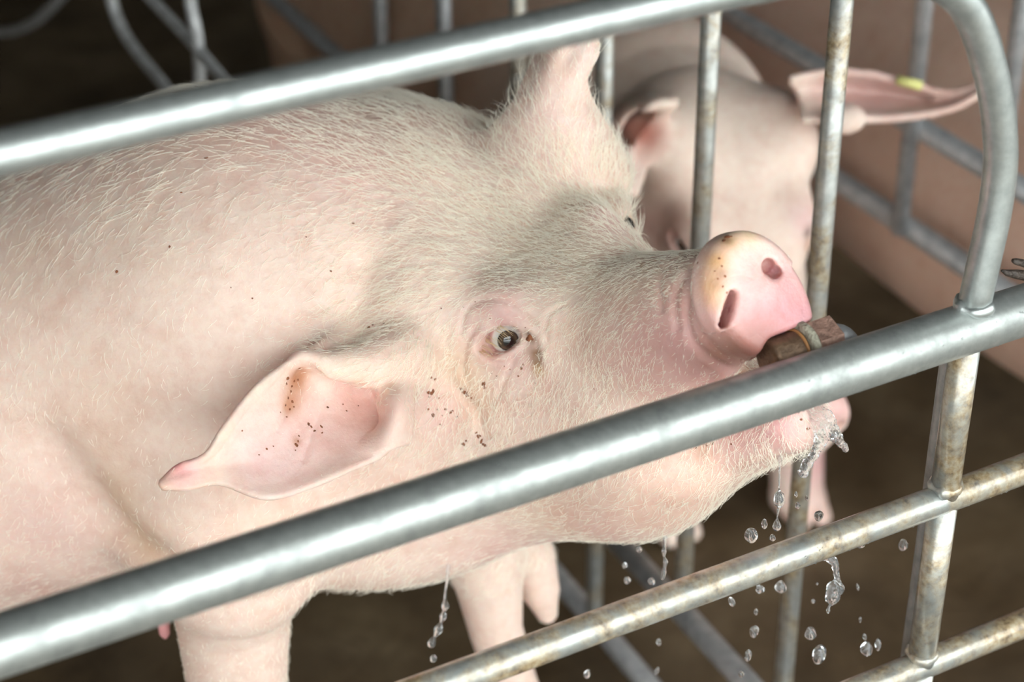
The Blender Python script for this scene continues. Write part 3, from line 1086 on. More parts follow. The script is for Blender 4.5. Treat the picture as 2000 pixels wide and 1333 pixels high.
# combing: photograph pixel, direction the tips point there, length (m), bristles per cm2, lift
COMB = [
    (1350, 520, -1, -0.05, 0.007, 30, 0.45), (1290, 560, -1, -0.1, 0.009, 30, 0.40), (1200, 520, -1, -0.35, 0.013, 32, 0.35), (1080, 490, -0.95, -0.5, 0.018, 34, 0.32), (1010, 420, -0.75, -0.7, 0.022, 34, 0.34),
    (1120, 380, -0.5, -0.9, 0.020, 34, 0.45), (1170, 340, -0.1, -1, 0.020, 26, 0.6), (1100, 310, -0.3, -1, 0.026, 24, 0.45), (1080, 230, -0.2, -1, 0.018, 9, 0.35), (1090, 150, 0.0, -1, 0.012, 5, 0.35),
    (1165, 200, 0.35, -1, 0.016, 10, 0.6), (1000, 240, -0.5, -0.8, 0.022, 12, 0.6), (950, 380, -0.9, -0.45, 0.030, 26, 0.30), (880, 340, -0.9, -0.35, 0.036, 20, 0.35), (790, 330, -0.9, -0.25, 0.036, 15, 0.32),
    (700, 250, -1, 0.15, 0.032, 11, 0.40), (600, 220, -1, 0.35, 0.028, 9, 0.45), (450, 240, -0.9, 0.5, 0.026, 6, 0.45), (300, 300, -0.7, 0.8, 0.024, 5, 0.35), (120, 400, -0.45, 1, 0.022, 4, 0.3),
    (60, 700, -0.15, 1, 0.016, 3, 0.2), (300, 650, -0.3, 1, 0.012, 3, 0.2), (500, 450, -0.5, 0.8, 0.014, 4, 0.25), (650, 420, -0.7, 0.5, 0.020, 7, 0.35), (560, 600, -0.5, 0.8, 0.008, 4, 0.25), (780, 450, -0.8, 0.3, 0.026, 14, 0.35),
    (900, 500, -1, 0.05, 0.022, 26, 0.32), (830, 560, -0.95, 0.3, 0.024, 24, 0.36), (760, 600, -0.9, 0.45, 0.026, 20, 0.5), (690, 630, -0.9, 0.4, 0.024, 14, 0.5), (640, 660, -0.9, 0.55, 0.018, 10, 0.5), (720, 700, -0.7, 0.6, 0.016, 10, 0.35),
    (800, 680, -0.6, 0.8, 0.020, 22, 0.36), (980, 550, -1, 0.02, 0.016, 32, 0.3), (940, 600, -0.9, 0.4, 0.010, 14, 0.3), (1050, 560, -1, -0.15, 0.014, 30, 0.3), (1010, 615, -0.9, 0.3, 0.006, 6, 0.3),
    (880, 640, -0.7, 0.7, 0.016, 26, 0.3), (900, 740, -0.35, 1, 0.015, 24, 0.3), (850, 800, -0.3, 1, 0.013, 16, 0.3), (1000, 700, -0.3, 1, 0.008, 12, 0.3), (980, 790, -0.15, 1, 0.016, 26, 0.3), (1060, 740, -0.2, 1, 0.016, 26, 0.3),
    (1080, 640, -0.6, 0.8, 0.012, 24, 0.3), (1140, 700, -0.4, 0.9, 0.014, 24, 0.3), (1220, 700, -0.55, 0.8, 0.011, 18, 0.3), (1200, 620, -0.85, 0.4, 0.010, 24, 0.3), (1310, 620, -0.9, 0.3, 0.006, 16, 0.4), (1330, 700, -0.5, 0.8, 0.006, 8, 0.35),
    (1100, 820, -0.2, 1, 0.015, 20, 0.3), (1400, 880, -0.2, 1, 0.013, 16, 0.45), (1500, 880, -0.1, 1, 0.014, 18, 0.6), (1560, 850, 0.4, 1, 0.012, 14, 0.7), (1420, 940, -0.25, 1, 0.017, 16, 0.45), (1300, 960, -0.4, 0.9, 0.014, 8, 0.3),
    (1200, 1020, -0.6, 0.8, 0.014, 6, 0.3), (1050, 1060, -0.8, 0.5, 0.012, 6, 0.3), (900, 1060, -0.8, 0.5, 0.010, 4, 0.3), (700, 1120, -0.3, 1, 0.018, 5, 0.5), (500, 1000, -0.4, 0.9, 0.008, 4, 0.2), (450, 1250, -0.1, 1, 0.008, 3, 0.2),
    (650, 880, -0.6, 0.7, 0.004, 2, 0.3), (560, 900, -0.7, 0.6, 0.004, 2, 0.3), (1480, 560, -1, 0, 0.001, 0, 0.3), (1400, 620, -1, 0, 0.001, 0, 0.3), (1550, 620, -1, 0, 0.001, 0, 0.3), (1440, 480, -1, 0, 0.001, 0, 0.3), (985, 665, -1, 0, 0.001, 0, 0.3),
    (560, 780, -1, 0.5, 0.002, 0, 0.3), (620, 850, -1, 0.5, 0.002, 0, 0.3), (520, 880, -1, 0.5, 0.002, 0, 0.3), (450, 890, -1, 0.5, 0.003, 0.3, 0.3), (740, 840, -0.5, 0.8, 0.003, 0.3, 0.3), (500, 810, -1, 0.5, 0.003, 0.3, 0.3), (670, 800, -1, 0.5, 0.002, 0, 0.3), (585, 760, -0.6, 0.8, 0.008, 3, 0.3),
    (150, 600, -0.3, 1, 0.010, 1.2, 0.15), (400, 700, -0.3, 1, 0.009, 1.2, 0.15), (450, 600, -0.4, 1, 0.009, 1.5, 0.15), (200, 900, -0.3, 1, 0.009, 1.2, 0.15), (400, 820, -0.3, 1, 0.009, 1.2, 0.15), (1480, 690, -1, 0, 0.001, 0, 0.3), (700, 830, -0.5, 0.8, 0.004, 1, 0.3),
]


def grow(V, Q, comb, n_max, bvh, seed, K=5, len_mul=1.0, curl=0.35, dens_mul=1.0, region=None, front_only=True):
    rg = np.random.default_rng(seed)
    A, D, L, R, LF = [], [], [], [], []
    for px, py, dx, dy, ln, den, lift in comb:
        p, n = hit(px, py, bvh)
        d = (p - CAM) @ FWD
        t = at(px + 20 * dx, py + 20 * dy, d) - at(px, py, d)
        t = t - n * (t @ n)
        A.append(p)
        D.append(unit(t))
        L.append(ln)
        R.append(den)
        LF.append(lift)
    A, D, L, R, LF = map(np.array, (A, D, L, R, LF))
    q = V[Q]
    cen = q.mean(1)
    nrm = np.cross(q[:, 2] - q[:, 0], q[:, 3] - q[:, 1])
    area = 0.5 * np.linalg.norm(nrm, axis=1)
    nrm = nrm / (np.linalg.norm(nrm, axis=1)[:, None] + 1e-12)
    keepf = np.ones(len(Q), bool)
    if region is not None:
        keepf &= region(cen)
    idx = np.nonzero(keepf)[0]
    cen, nrm, area = cen[idx], nrm[idx], area[idx]
    d2 = ((cen[:, None, :] - A[None]) ** 2).sum(-1)
    w = 1.0 / (d2 + 0.00012) ** 1.6
    w /= w.sum(1)[:, None]
    dens = (w @ R) * 1e4 * dens_mul
    expect = dens * area
    tot = expect.sum()
    n = min(n_max, int(tot))
    pick = rg.choice(len(idx), size=n, p=expect / tot)
    u, v = rg.random(n)[:, None], rg.random(n)[:, None]
    qq = q[idx[pick]]
    P = (1 - u) * (1 - v) * qq[:, 0] + u * (1 - v) * qq[:, 1] + u * v * qq[:, 2] + (1 - u) * v * qq[:, 3]
    N = nrm[pick]
    ww = w[pick]
    T = ww @ D
    ln = (ww @ L) * rg.uniform(0.55, 1.25, n) * len_mul
    lift = (ww @ LF) * rg.uniform(0.6, 1.4, n)
    T = T + rg.normal(size=(n, 3)) * 0.24
    T = T - N * np.einsum('ij,ij->i', T, N)[:, None]
    T /= np.linalg.norm(T, axis=1)[:, None] + 1e-9
    S = np.cross(N, T)
    bend = rg.normal(size=n) * curl
    pts = []
    for k in range(K):
        s = k / (K - 1)
        ang = bend * s
        dirv = T * np.cos(ang)[:, None] + S * np.sin(ang)[:, None]
        h = lift * s - 0.55 * lift * s * s
        pts.append(P - N * 0.0004 + dirv * (ln * s)[:, None] + N * (ln * h)[:, None])
    return np.stack(pts, 1)


st = grow(V1, Q1, COMB, 60000, PIG_BVH, 3, dens_mul=0.62, region=lambda c: (c[:, 0] > 0.0) & (c[:, 2] > 0.45))
rr = RNG.uniform(0.00018, 0.00034, len(st))
hair_object('bristles', st, rr, M_HAIR, pig1)
print('bristles', len(st))
# ------------------------------------------------------------------ the pig across the divider, head bowed
S2 = 1.10
O2RAW = [1.11103815, 1.52521926, 0.72969167]
B2 = np.array([[-0.14476977858553924, -0.8631144782201597, -0.4838130927279826], [0.9893705077851528, -0.13304161496969344, -0.05870201879997705], [-0.013700712872992432, -0.48716868348959586, 0.8732004147352241]])
O2 = CAM + (np.array(O2RAW) - CAM) * S2
H2 = Head(O2, B2, S2)
EAR3 = Sheet([[at(*p) for p in row] for row in [
    [(1308, 192, 2.30), (1264, 193, 2.285), (1228, 206, 2.290), (1200, 224, 2.300)],
    [(1318, 200, 2.26), (1275, 208, 2.235), (1240, 240, 2.240), (1206, 280, 2.262)],
    [(1300, 225, 2.28), (1262, 240, 2.27), (1236, 270, 2.264), (1206, 310, 2.256)],
    [(1270, 290, 2.29), (1240, 300, 2.28), (1224, 325, 2.258), (1202, 350, 2.240)],
    [(1240, 380, 2.26), (1224, 376, 2.250), (1212, 376, 2.240), (1205, 378, 2.236)]]], 0.0050)
EAR4 = Sheet([[at(*p) for p in row] for row in [
    [(1545, 155, 2.32), (1610, 142, 2.33), (1690, 143, 2.34), (1775, 163, 2.345), (1850, 182, 2.35), (1920, 166, 2.35)],
    [(1560, 180, 2.335), (1625, 172, 2.37), (1700, 178, 2.385), (1785, 190, 2.38), (1855, 194, 2.365), (1918, 172, 2.35)],
    [(1565, 205, 2.325), (1630, 205, 2.345), (1705, 210, 2.355), (1790, 211, 2.355), (1860, 203, 2.35), (1917, 177, 2.345)],
    [(1570, 235, 2.30), (1640, 232, 2.305), (1710, 233, 2.31), (1795, 226, 2.32), (1862, 211, 2.33), (1916, 182, 2.34)]]], 0.0050)
BODY2 = [H2.w(-0.13, 0, -0.06), np.array([1.275, 1.98, 0.60]), np.array([1.300, 2.25, 0.565]), np.array([1.305, 2.62, 0.55]), np.array([1.300, 2.90, 0.54])]
BODY2_R = [0.125, 0.170, 0.195, 0.200, 0.190]
LEGS2 = [([(1.43, 2.02, 0.42), (1.462, 1.875, 0.22), (1.47, 1.865, 0.15), (1.475, 1.855, 0.038)], [0.085, 0.046, 0.040, 0.038]),
         ([(1.26, 2.02, 0.42), (1.275, 1.93, 0.22), (1.285, 1.925, 0.14), (1.29, 1.915, 0.038)], [0.085, 0.044, 0.038, 0.036]),
         ([(1.22, 2.88, 0.48), (1.22, 3.02, 0.30), (1.22, 2.98, 0.04)], [0.12, 0.055, 0.042]),
         ([(1.38, 2.88, 0.48), (1.38, 3.02, 0.30), (1.38, 2.98, 0.04)], [0.12, 0.055, 0.042])]
e3c, e3n = H2.w(-0.002, -0.066, -0.004), H2.vec(0.30, -0.92, 0.25)
e4c, e4n = H2.w(-0.002, 0.066, -0.004), H2.vec(0.30, 0.92, 0.25)


def pig2_field(P):
    P = P.astype(np.float32)
    d = f_chain(P, BODY2, BODY2_R)
    for pts, r in LEGS2:
        d = smin(d, f_chain(P, pts, r), 0.05)
        d = toes(P, d, np.asarray(pts[-1]), (-0.1, -1.0, 0))
    dl = P - H2.O.astype(np.float32)
    i = np.nonzero(np.einsum('ij,ij->i', dl, dl) < 0.48 ** 2)[0]
    if len(i):
        Q = P[i]
        dh = head_field(H2.local(Q)) * np.float32(S2)
        for c in (e3c, e4c):
            dh = smin(dh, f_ell(Q, c, (0.019, 0.019, 0.019)), 0.022)
        # folds of the cheek behind the eye
        dd = smin(d[i], dh, 0.05)
        dd = smin(dd, EAR3(Q), 0.02)
        dd = smin(dd, EAR4(Q), 0.02)
        dd = smin(dd, f_ell(Q, at(1650, 232, 2.29), (0.026, 0.022, 0.017)), 0.012)
        dd = smin(dd, f_ell(Q, at(1268, 275, 2.315), (0.036, 0.036, 0.036)), 0.015)
        dd = smax(dd, -f_ell(Q, at(1262, 262, 2.245), (0.026, 0.03, 0.018)), 0.02)
        for c, n in ((e3c, e3n), (e4c, e4n)):
            up = np.cross(n, H2.vec(1, 0, 0))
            dd = smax(dd, -f_ell(Q, c + n * 0.018, (0.019, 0.008, 0.016), np.array([unit(np.cross(up, n)), unit(up), n])), 0.004)
        d[i] = dd
    return d


V2, Q2 = surface(pig2_field, axis_grid([(0.98, 0.0055), (1.66, 0.02), (1.75, None)]), axis_grid([(1.36, 0.0055), (1.92, 0.014), (3.20, None)]),
                 axis_grid([(-0.01, 0.014), (0.36, 0.0055), (0.92, None)]))
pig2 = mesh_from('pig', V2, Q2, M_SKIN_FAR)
tag(pig2, 'pale pig with bowed head and spread ears, standing behind the upright bars', 'pig')
set_pigment(pig2, np.tile(np.array([0.80, 0.62, 0.52]), (len(V2), 1)), np.zeros(len(V2)))
eyeball('eye', e3c, e3n, e3n + H2.vec(0.4, 0, 0), np.array([0, 0, 1.0]), 0.0155, pig2)
eyeball('eye', e4c, e4n, e4n + H2.vec(0.4, 0, 0), np.array([0, 0, 1.0]), 0.0155, pig2)

# ------------------------------------------------------------------ the shaded pig behind the side divider
BODY3 = [np.array([1.88, 1.30, 0.46]), np.array([1.88, 1.6, 0.455]), np.array([1.88, 1.9, 0.455]), np.array([1.88, 2.35, 0.46]), np.array([1.88, 2.7, 0.52])]
BODY3_R = [0.22, 0.255, 0.265, 0.25, 0.18]
H3 = Head(np.array([1.89, 3.0, 0.62]), np.array([unit((0.05, 0.9, -0.4)), unit(np.cross((0, 0, 1.0), (0.05, 0.9, -0.4))), (0, 0, 0)]), 1.1)
H3.B[2] = np.cross(H3.B[0], H3.B[1])
LEGS3 = [([(x, y, 0.34), (x, y + dy, 0.20), (x, y, 0.04)], [r, 0.05, 0.042]) for x, y, dy, r in ((1.78, 1.24, -0.05, 0.10), (1.98, 1.24, -0.05, 0.10), (1.78, 2.5, 0.03, 0.10), (1.98, 2.5, 0.03, 0.10))]
EAR5 = [Sheet([[H3.w(*p) for p in row] for row in [
    [(-0.06, 0.07 * s, 0.05), (-0.03, 0.14 * s, 0.09), (0.02, 0.20 * s, 0.06)],
    [(-0.10, 0.08 * s, 0.05), (-0.08, 0.15 * s, 0.11), (0.02, 0.21 * s, 0.06)],
    [(-0.14, 0.08 * s, 0.03), (-0.12, 0.15 * s, 0.07), (0.02, 0.205 * s, 0.05)]]], 0.007) for s in (-1, 1)]


def pig3_field(P):
    P = P.astype(np.float32)
    d = f_chain(P, BODY3, BODY3_R)
    for pts, r in LEGS3:
        d = smin(d, f_chain(P, pts, r), 0.05)
        d = toes(P, d, np.asarray(pts[-1]), (0.05, 1.0, 0))
    d = smin(d, head_field(H3.local(P), False) * np.float32(1.1), 0.06)
    for e in EAR5:
        d = smin(d, e(P), 0.02)
    return d


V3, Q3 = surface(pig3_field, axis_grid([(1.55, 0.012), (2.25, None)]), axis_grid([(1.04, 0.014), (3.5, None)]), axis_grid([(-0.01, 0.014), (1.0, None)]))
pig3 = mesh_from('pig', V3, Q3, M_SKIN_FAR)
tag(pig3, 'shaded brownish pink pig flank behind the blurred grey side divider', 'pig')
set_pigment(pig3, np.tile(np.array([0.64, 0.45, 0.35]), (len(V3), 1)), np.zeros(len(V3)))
# ------------------------------------------------------------------ lashes, specks, teat
def lashes():
    rg = np.random.default_rng(8)
    base = [(942, 690), (943, 684), (946, 678), (949, 672), (952, 667), (955, 661), (959, 656), (964, 651), (969, 646), (975, 642), (981, 639)]
    S = []
    for i in range(30):
        t = i / 29 * (len(base) - 1)
        k = min(int(t), len(base) - 2)
        x = base[k][0] + (base[k + 1][0] - base[k][0]) * (t - k) + rg.normal() * 1.2
        y = base[k][1] + (base[k + 1][1] - base[k][1]) * (t - k) + rg.normal() * 1.2
        p, n = hit(x - 3, y - 2)
        d = (p - CAM) @ FWD
        L = rg.uniform(16, 34)
        a = math.radians(rg.uniform(18, 48) - 12 * (i / 29))
        pts = []
        for s in np.linspace(0, 1, 6):
            q = at(x - 3 + L * s * math.cos(a), y - 2 + L * s * math.sin(a) + 5 * s * s, d - 0.011 * math.sin(min(1, s * 1.3) * 1.5) - 0.002)
            pts.append(q)
        pts[0] = p - n * 0.0008
        S.append(pts)
    return np.array(S)


hair_object('eyelashes', lashes(), 0.00030, M_LASH, pig1)

M_SPECK = mat_plain('dried_dung_speck', (0.22, 0.075, 0.03), 0.75, var=0.5, scale=300)


def specks(name, spots, parent):
    rg = np.random.default_rng(4)
    V, Fc = [], []
    for x, y, r in spots:
        p, n = hit(x, y)
        a = unit(np.cross(n, rg.normal(size=3)))
        b = np.cross(n, a)
        r = r / 2270.0
        st_ = rg.uniform(0.6, 1.7)
        o = len(V)
        ns = 9
        V.append(p + n * r * 0.32)
        for ring, (rad, h) in enumerate(((0.6, 0.25), (1.0, -0.06))):
            for k in range(ns):
                t = 2 * math.pi * k / ns
                j = rad * rg.uniform(0.75, 1.25) * r
                V.append(p + a * j * st_ * math.cos(t) + b * j * math.sin(t) + n * h * r)
        for k in range(ns):
            k2 = (k + 1) % ns
            Fc.append((o, o + 1 + k, o + 1 + k2))
            Fc.append((o + 1 + k, o + 1 + ns + k, o + 1 + ns + k2, o + 1 + k2))
    o = link_mesh(name, V, Fc, M_SPECK, parent)
    o['kind'] = 'stuff'
    return o


SPOTS = [(842, 738, 4), (849, 741, 3), (840, 768, 4.5), (846, 764, 3), (836, 800, 3), (846, 812, 3.5), (856, 778, 2), (908, 768, 5), (912, 773, 4), (901, 760, 3), (920, 778, 3), (945, 751, 4.5), (947, 758, 3), (870, 800, 2.5),
         (880, 806, 3), (893, 815, 2.5), (935, 853, 5), (940, 862, 5.5), (946, 870, 4), (930, 846, 3), (905, 868, 4), (911, 862, 3), (860, 830, 2), (838, 776, 2.5), (884, 803, 2), (855, 801, 2.5), (864, 812, 2), (1018, 720, 4), (1022, 713, 3),
         (1012, 735, 2.5), (1033, 660, 6), (1039, 663, 3.5), (957, 622, 2), (1026, 640, 1.5), (905, 600, 1.5), (928, 590, 1.5), (862, 603, 1.5), (985, 716, 1.5), (996, 722, 1.5), (960, 730, 1.5), (970, 735, 1.5), (1160, 760, 1.8), (1046, 750, 1.8),
         (1420, 463, 5), (1413, 470, 4), (1428, 462, 3), (1405, 505, 2.5), (1410, 520, 2), (1416, 540, 2.5), (1402, 545, 2), (1412, 560, 2), (1420, 572, 2), (1396, 530, 2), (1322, 523, 2.5), (1302, 531, 2.5), (1362, 514, 2), (1340, 505, 2),
         (603, 829, 4), (608, 834, 4), (614, 842, 3), (628, 834, 2.5), (629, 846, 2), (640, 796, 3), (677, 803, 2), (582, 862, 3), (579, 870, 3.5), (584, 852, 2.5), (577, 880, 2), (560, 750, 3), (568, 765, 3), (575, 745, 3), (571, 785, 2.5), (563, 778, 2.5),
         (562, 740, 3), (570, 755, 2.5), (582, 742, 2.5), (558, 792, 2.5), (566, 800, 2), (574, 795, 2), (585, 720, 2.5), (548, 806, 2), (560, 815, 2), (700, 793, 1.8), (670, 790, 1.8), (534, 872, 1.8), (521, 877, 2), (506, 889, 2), (473, 842, 1.8), (720, 640, 4), (728, 634, 3), (750, 633, 3),
         (228, 531, 4), (331, 482, 2.5), (354, 376, 3), (403, 308, 3), (690, 436, 2.5), (646, 530, 2), (598, 463, 1.5), (451, 562, 1.8), (493, 583, 1.8), (1380, 870, 3), (1392, 866, 2.5), (1360, 876, 2.5), (1428, 868, 2.5), (1565, 820, 3), (1578, 838, 3)]
specks('dirt_specks', SPOTS, pig1)

# teat under the belly
tp = at(322, 1238, 1.95)
tv, tf = tube_data([tp + np.array([0, 0, 0.045]), tp + np.array([0, 0, 0.012]), tp, tp - np.array([0, 0, 0.006])], [0.009, 0.006, 0.0055, 0.002], 14)
M_TEAT = mat_plain('teat_skin', (0.75, 0.36, 0.36), 0.5)
link_mesh('teat', tv, tf, M_TEAT, pig1)

# colours of the pig across the divider
PIG2_BVH = BVHTree.FromPolygons([Vector(v) for v in V2], Q2.tolist())
blobs2 = [(1400, 200, 0.10, (0.82, 0.68, 0.58), 0.5), (1315, 455, 0.035, (0.66, 0.40, 0.38), 0.8), (1575, 430, 0.025, (0.74, 0.50, 0.50), 0.8), (1578, 455, 0.008, (0.06, 0.035, 0.03), 0.9), (1576, 480, 0.008, (0.55, 0.24, 0.12), 0.7),
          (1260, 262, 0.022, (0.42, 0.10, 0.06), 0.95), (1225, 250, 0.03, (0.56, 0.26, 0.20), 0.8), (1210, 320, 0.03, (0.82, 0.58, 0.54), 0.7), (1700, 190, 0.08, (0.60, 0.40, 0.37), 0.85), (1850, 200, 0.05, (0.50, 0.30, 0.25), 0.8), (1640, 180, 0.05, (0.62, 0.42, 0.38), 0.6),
          (1280, 400, 0.04, (0.66, 0.48, 0.38), 0.5), (1250, 430, 0.03, (0.60, 0.36, 0.33), 0.6), (1640, 800, 0.06, (0.86, 0.55, 0.52), 0.95), (1600, 910, 0.045, (0.80, 0.47, 0.47), 0.9), (1590, 1010, 0.05, (0.80, 0.56, 0.50), 0.7), (1440, 480, 0.08, (0.80, 0.60, 0.50), 0.5),
          (1200, 90, 0.12, (0.60, 0.47, 0.38), 0.8)]
col2 = paint(V2, (0.87, 0.73, 0.63), blobs2, PIG2_BVH)
# darker, browner flank and rump: shade and some soiling put into the colour
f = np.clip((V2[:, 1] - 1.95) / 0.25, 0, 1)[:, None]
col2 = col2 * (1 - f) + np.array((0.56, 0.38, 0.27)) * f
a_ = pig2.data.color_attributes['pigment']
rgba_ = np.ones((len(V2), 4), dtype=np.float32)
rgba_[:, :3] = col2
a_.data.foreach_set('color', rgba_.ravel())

# yellow tag in the spread ear
M_TAG = mat_plain('yellow_tag_plastic', (0.62, 0.60, 0.22), 0.5, var=0.1)
tg = on_plane(1774, 163, 0, float(EAR4.lo[0] + 0.21)) if False else at(1778, 162, 2.338)
keep_tag = link_mesh('ear_tag', *tube_data([at(1752, 156, 2.335), at(1800, 168, 2.335)], 0.006, 10), M_TAG, pig2)

# ------------------------------------------------------------------ nipple drinker
M_BRONZE = mat_plain('tarnished_bronze', (0.16, 0.10, 0.062), 0.42, metal=0.55, var=0.5, scale=120, bump=0.3)
M_CRUST = mat_plain('limescale_crust', (0.36, 0.34, 0.26), 0.7, var=0.5, scale=260, bump=0.6)
M_COPPER = mat_plain('worn_reddish_brass', (0.36, 0.22, 0.17), 0.45, metal=0.4, var=0.45, scale=160, bump=0.4)
drinker = empty('nipple_drinker')
tag(drinker, 'tarnished bronze nipple drinker in the mouth of the drinking pig', 'drinker')
c0, c1 = DC0, DC1
drinker.location = c1
ax = unit(c1 - c0)


def on_axis(s, extra=(0, 0, 0)):
    return c0 + ax * s + np.array(extra)


def ring(name, segs, mat):
    V, Fc = tube_data([on_axis(s) for s, r in segs], [r * 1.22 for s, r in segs], 40)
    o = link_mesh(name, V, Fc, mat)
    return keep(o, drinker)


ring('nozzle', [(-0.018, 0.0110), (-0.0172, 0.0134), (-0.016, 0.0140), (-0.015, 0.0141), (0.011, 0.0141), (0.012, 0.0142), (0.0135, 0.0138)], M_BRONZE)
ring('sealing_ring', [(0.0095, 0.0148), (0.0100, 0.0153), (0.0115, 0.0153), (0.0120, 0.0148)], mat_plain('orange_gasket', (0.42, 0.20, 0.07), 0.6))
ring('collar', [(0.0130, 0.0150), (0.0138, 0.0178), (0.0150, 0.0186), (0.0195, 0.0188), (0.0210, 0.0176)], M_CRUST)
hexv = []
for s, r in ((0.0205, 0.0165), (0.0225, 0.0182), (0.0440, 0.0182), (0.0455, 0.0168)):
    x_ = unit(np.cross(ax, (0, 0, 1.0)))
    y_ = np.cross(ax, x_)
    for k in range(6):
        t = math.pi / 3 * k + 0.3
        hexv.append(on_axis(s) + r * 1.16 * (math.cos(t) * x_ + math.sin(t) * y_))
hexf = [(i * 6 + k, i * 6 + (k + 1) % 6, (i + 1) * 6 + (k + 1) % 6, (i + 1) * 6 + k) for i in range(3) for k in range(6)] + [(5, 4, 3, 2, 1, 0), tuple(range(18, 24))]
keep(link_mesh('hex_nut', hexv, hexf, M_COPPER, smooth=False), drinker)
pq = on_plane(1850, 800, 1, 1.056)
elb = [on_axis(0.038), on_axis(0.050), on_axis(0.060, (0, 0, -0.010)), on_axis(0.066, (0, 0, -0.030)), np.array([pq[0] - 0.024, 1.062, 0.893]), np.array([pq[0] - 0.004, 1.058, 0.884]), np.array([pq[0], 1.056, 0.860])]
elb2 = np.array([pq[0] - 0.004, 1.056, 0.0])
keep(tube('supply_pipe', catmull(elb, 6) + [elb2], 0.0115, M_GREY, seg=24), drinker)

# forked stub at the right edge of the frame
M_STUB = mat_plain('dark_wet_bark', (0.045, 0.032, 0.024), 0.4, var=0.5, scale=200, bump=0.5)
stub = empty('forked_stub')
tag(stub, 'dark brown forked stub poking in above the thick middle rail', 'stub')
sb = on_plane(2060, 548, 1, 1.035)
stub.location = sb
for nm, pix, r in (('prong', [(1957, 529), (1966, 533), (1985, 536), (2012, 540), (2060, 548)], [0.0011, 0.0026, 0.0040, 0.0045, 0.0048]),
                   ('prong', [(1978, 509), (1984, 511), (1997, 514), (2016, 521), (2060, 540)], [0.0016, 0.0028, 0.0031, 0.0034, 0.0036])):
    o = tube(nm, [on_plane(x, y, 1, 1.035) for x, y in pix], r, M_STUB, seg=14)
    keep(o, stub)
ob = tube('stem', [on_plane(2055, 546, 1, 1.035), on_plane(2140, 570, 1, 1.028), on_plane(2200, 640, 1, 1.022)], 0.0055, M_STUB, seg=14)
keep(ob, stub)


# ------------------------------------------------------------------ water
def mat_water():
    m, nt, b = new_mat('clear_water')
    b.inputs['Base Color'].default_value = (0.96, 0.98, 1.0, 1)
    b.inputs['Roughness'].default_value = 0.0
    b.inputs['IOR'].default_value = 1.333
    b.inputs['Transmission Weight'].default_value = 0.96
    return m


M_WATER = mat_water()


def px2m(d):
    return d / FPX


def water_body(name, chains, d, rip, seed, mat=M_WATER, step=0.0009):
    """A wobbling body of water: chains of (px, py, radius in px, depth offset)."""
    rg = np.random.default_rng(seed)
    ch = []
    for c in chains:
        pts = np.array(catmull([at(x, y, d + o) for x, y, r, o in c], 5))
        rad = np.interp(np.linspace(0, len(c) - 1, len(pts)), range(len(c)), [r * px2m(d) for x, y, r, o in c])
        ch.append((pts, rad))
    kk = rg.normal(size=(7, 3)) * np.array([1100, 1100, 480])
    ph = rg.uniform(0, 6.28, 7)

    def f(P):
        P = P.astype(np.float32)
        dd = None
        for pts, rad in ch:
            e = f_chain(P, pts, rad)
            dd = e if dd is None else smin(dd, e, 0.002)
        w = sum(np.sin(P @ kk[i] + ph[i]) for i in range(7)) / 7
        return (dd + rip * w).astype(np.float32)
    A = np.concatenate([p for p, r in ch])
    lo, hi = A.min(0) - 0.011, A.max(0) + 0.011
    V, Q = surface(f, *[np.arange(lo[i], hi[i], step, dtype=np.float32) for i in range(3)])
    return mesh_from(name, V, Q, mat)


w1 = water_body('water_splash', [[(1578, 792, 7, 0.0), (1592, 812, 14, 0), (1608, 838, 16, -0.003), (1632, 856, 9, -0.004), (1646, 870, 7, -0.004), (1650, 880, 5, -0.004)],
                                 [(1600, 812, 14, 0.002), (1606, 850, 15, 0), (1592, 885, 9, 0.002), (1576, 908, 9, 0.002), (1570, 922, 11, 0.002)], [(1598, 800, 12, 0.004), (1618, 820, 13, 0.002), (1640, 862, 8, 0)]], 1.615, 0.0017, 3)
tag(w1, 'forked splash of clear water pouring off the lip beneath the rail', 'water')
w2 = water_body('water_drip', [[(1512, 868, 6, 0.002), (1530, 880, 10, 0), (1524, 890, 7, -0.001), (1523, 912, 2.2, -0.002), (1522, 955, 1.6, -0.002), (1522, 970, 10, -0.002), (1522, 980, 11, -0.002), (1521, 992, 3, -0.002), (1518, 1012, 1.4, -0.002), (1517, 1029, 9, -0.002)],
                               [(1535, 876, 7, 0), (1556, 872, 5, 0)]], 1.645, 0.0004, 5)
tag(w2, 'long beaded drip of water hanging from the chin', 'water')
w3 = water_body('water_drip', [[(1622, 1092, 9, 0), (1630, 1100, 8, 0), (1633, 1120, 5, 0), (1637, 1138, 6, 0), (1640, 1152, 9, 0)], [(1630, 1150, 15, 0), (1626, 1168, 14, 0)], [(1640, 1150, 7, 0), (1620, 1186, 2.5, 0), (1617, 1195, 4, 0)]], 1.73, 0.0009, 6)
tag(w3, 'lumpy trickle of water falling from the upper stained lower rail', 'water')
w4 = water_body('water_drip', [[(1299, 1036, 3, 0), (1299, 1052, 5, 0), (1298, 1066, 3, 0), (1297, 1078, 5, 0), (1297, 1088, 2.5, 0), (1300, 1098, 5, 0), (1298, 1108, 3, 0), (1297, 1118, 5, 0), (1294, 1130, 4, 0)]], 1.76, 0.0003, 7)
tag(w4, 'thin beaded drip of water running off the middle of the jaw', 'water')
w5 = water_body('water_drip', [[(876, 1102, 4, 0), (874, 1125, 3, 0), (871, 1150, 2.2, 0), (869, 1172, 3, 0), (869, 1184, 7.5, 0), (867, 1194, 3, 0), (865, 1205, 7, 0), (861, 1217, 2.5, 0), (856, 1231, 8.5, 0), (849, 1244, 2.5, 0), (842, 1258, 8, 0)]], 1.86, 0.0003, 9)
tag(w5, 'string of water beads falling from the brisket between the front legs', 'water')

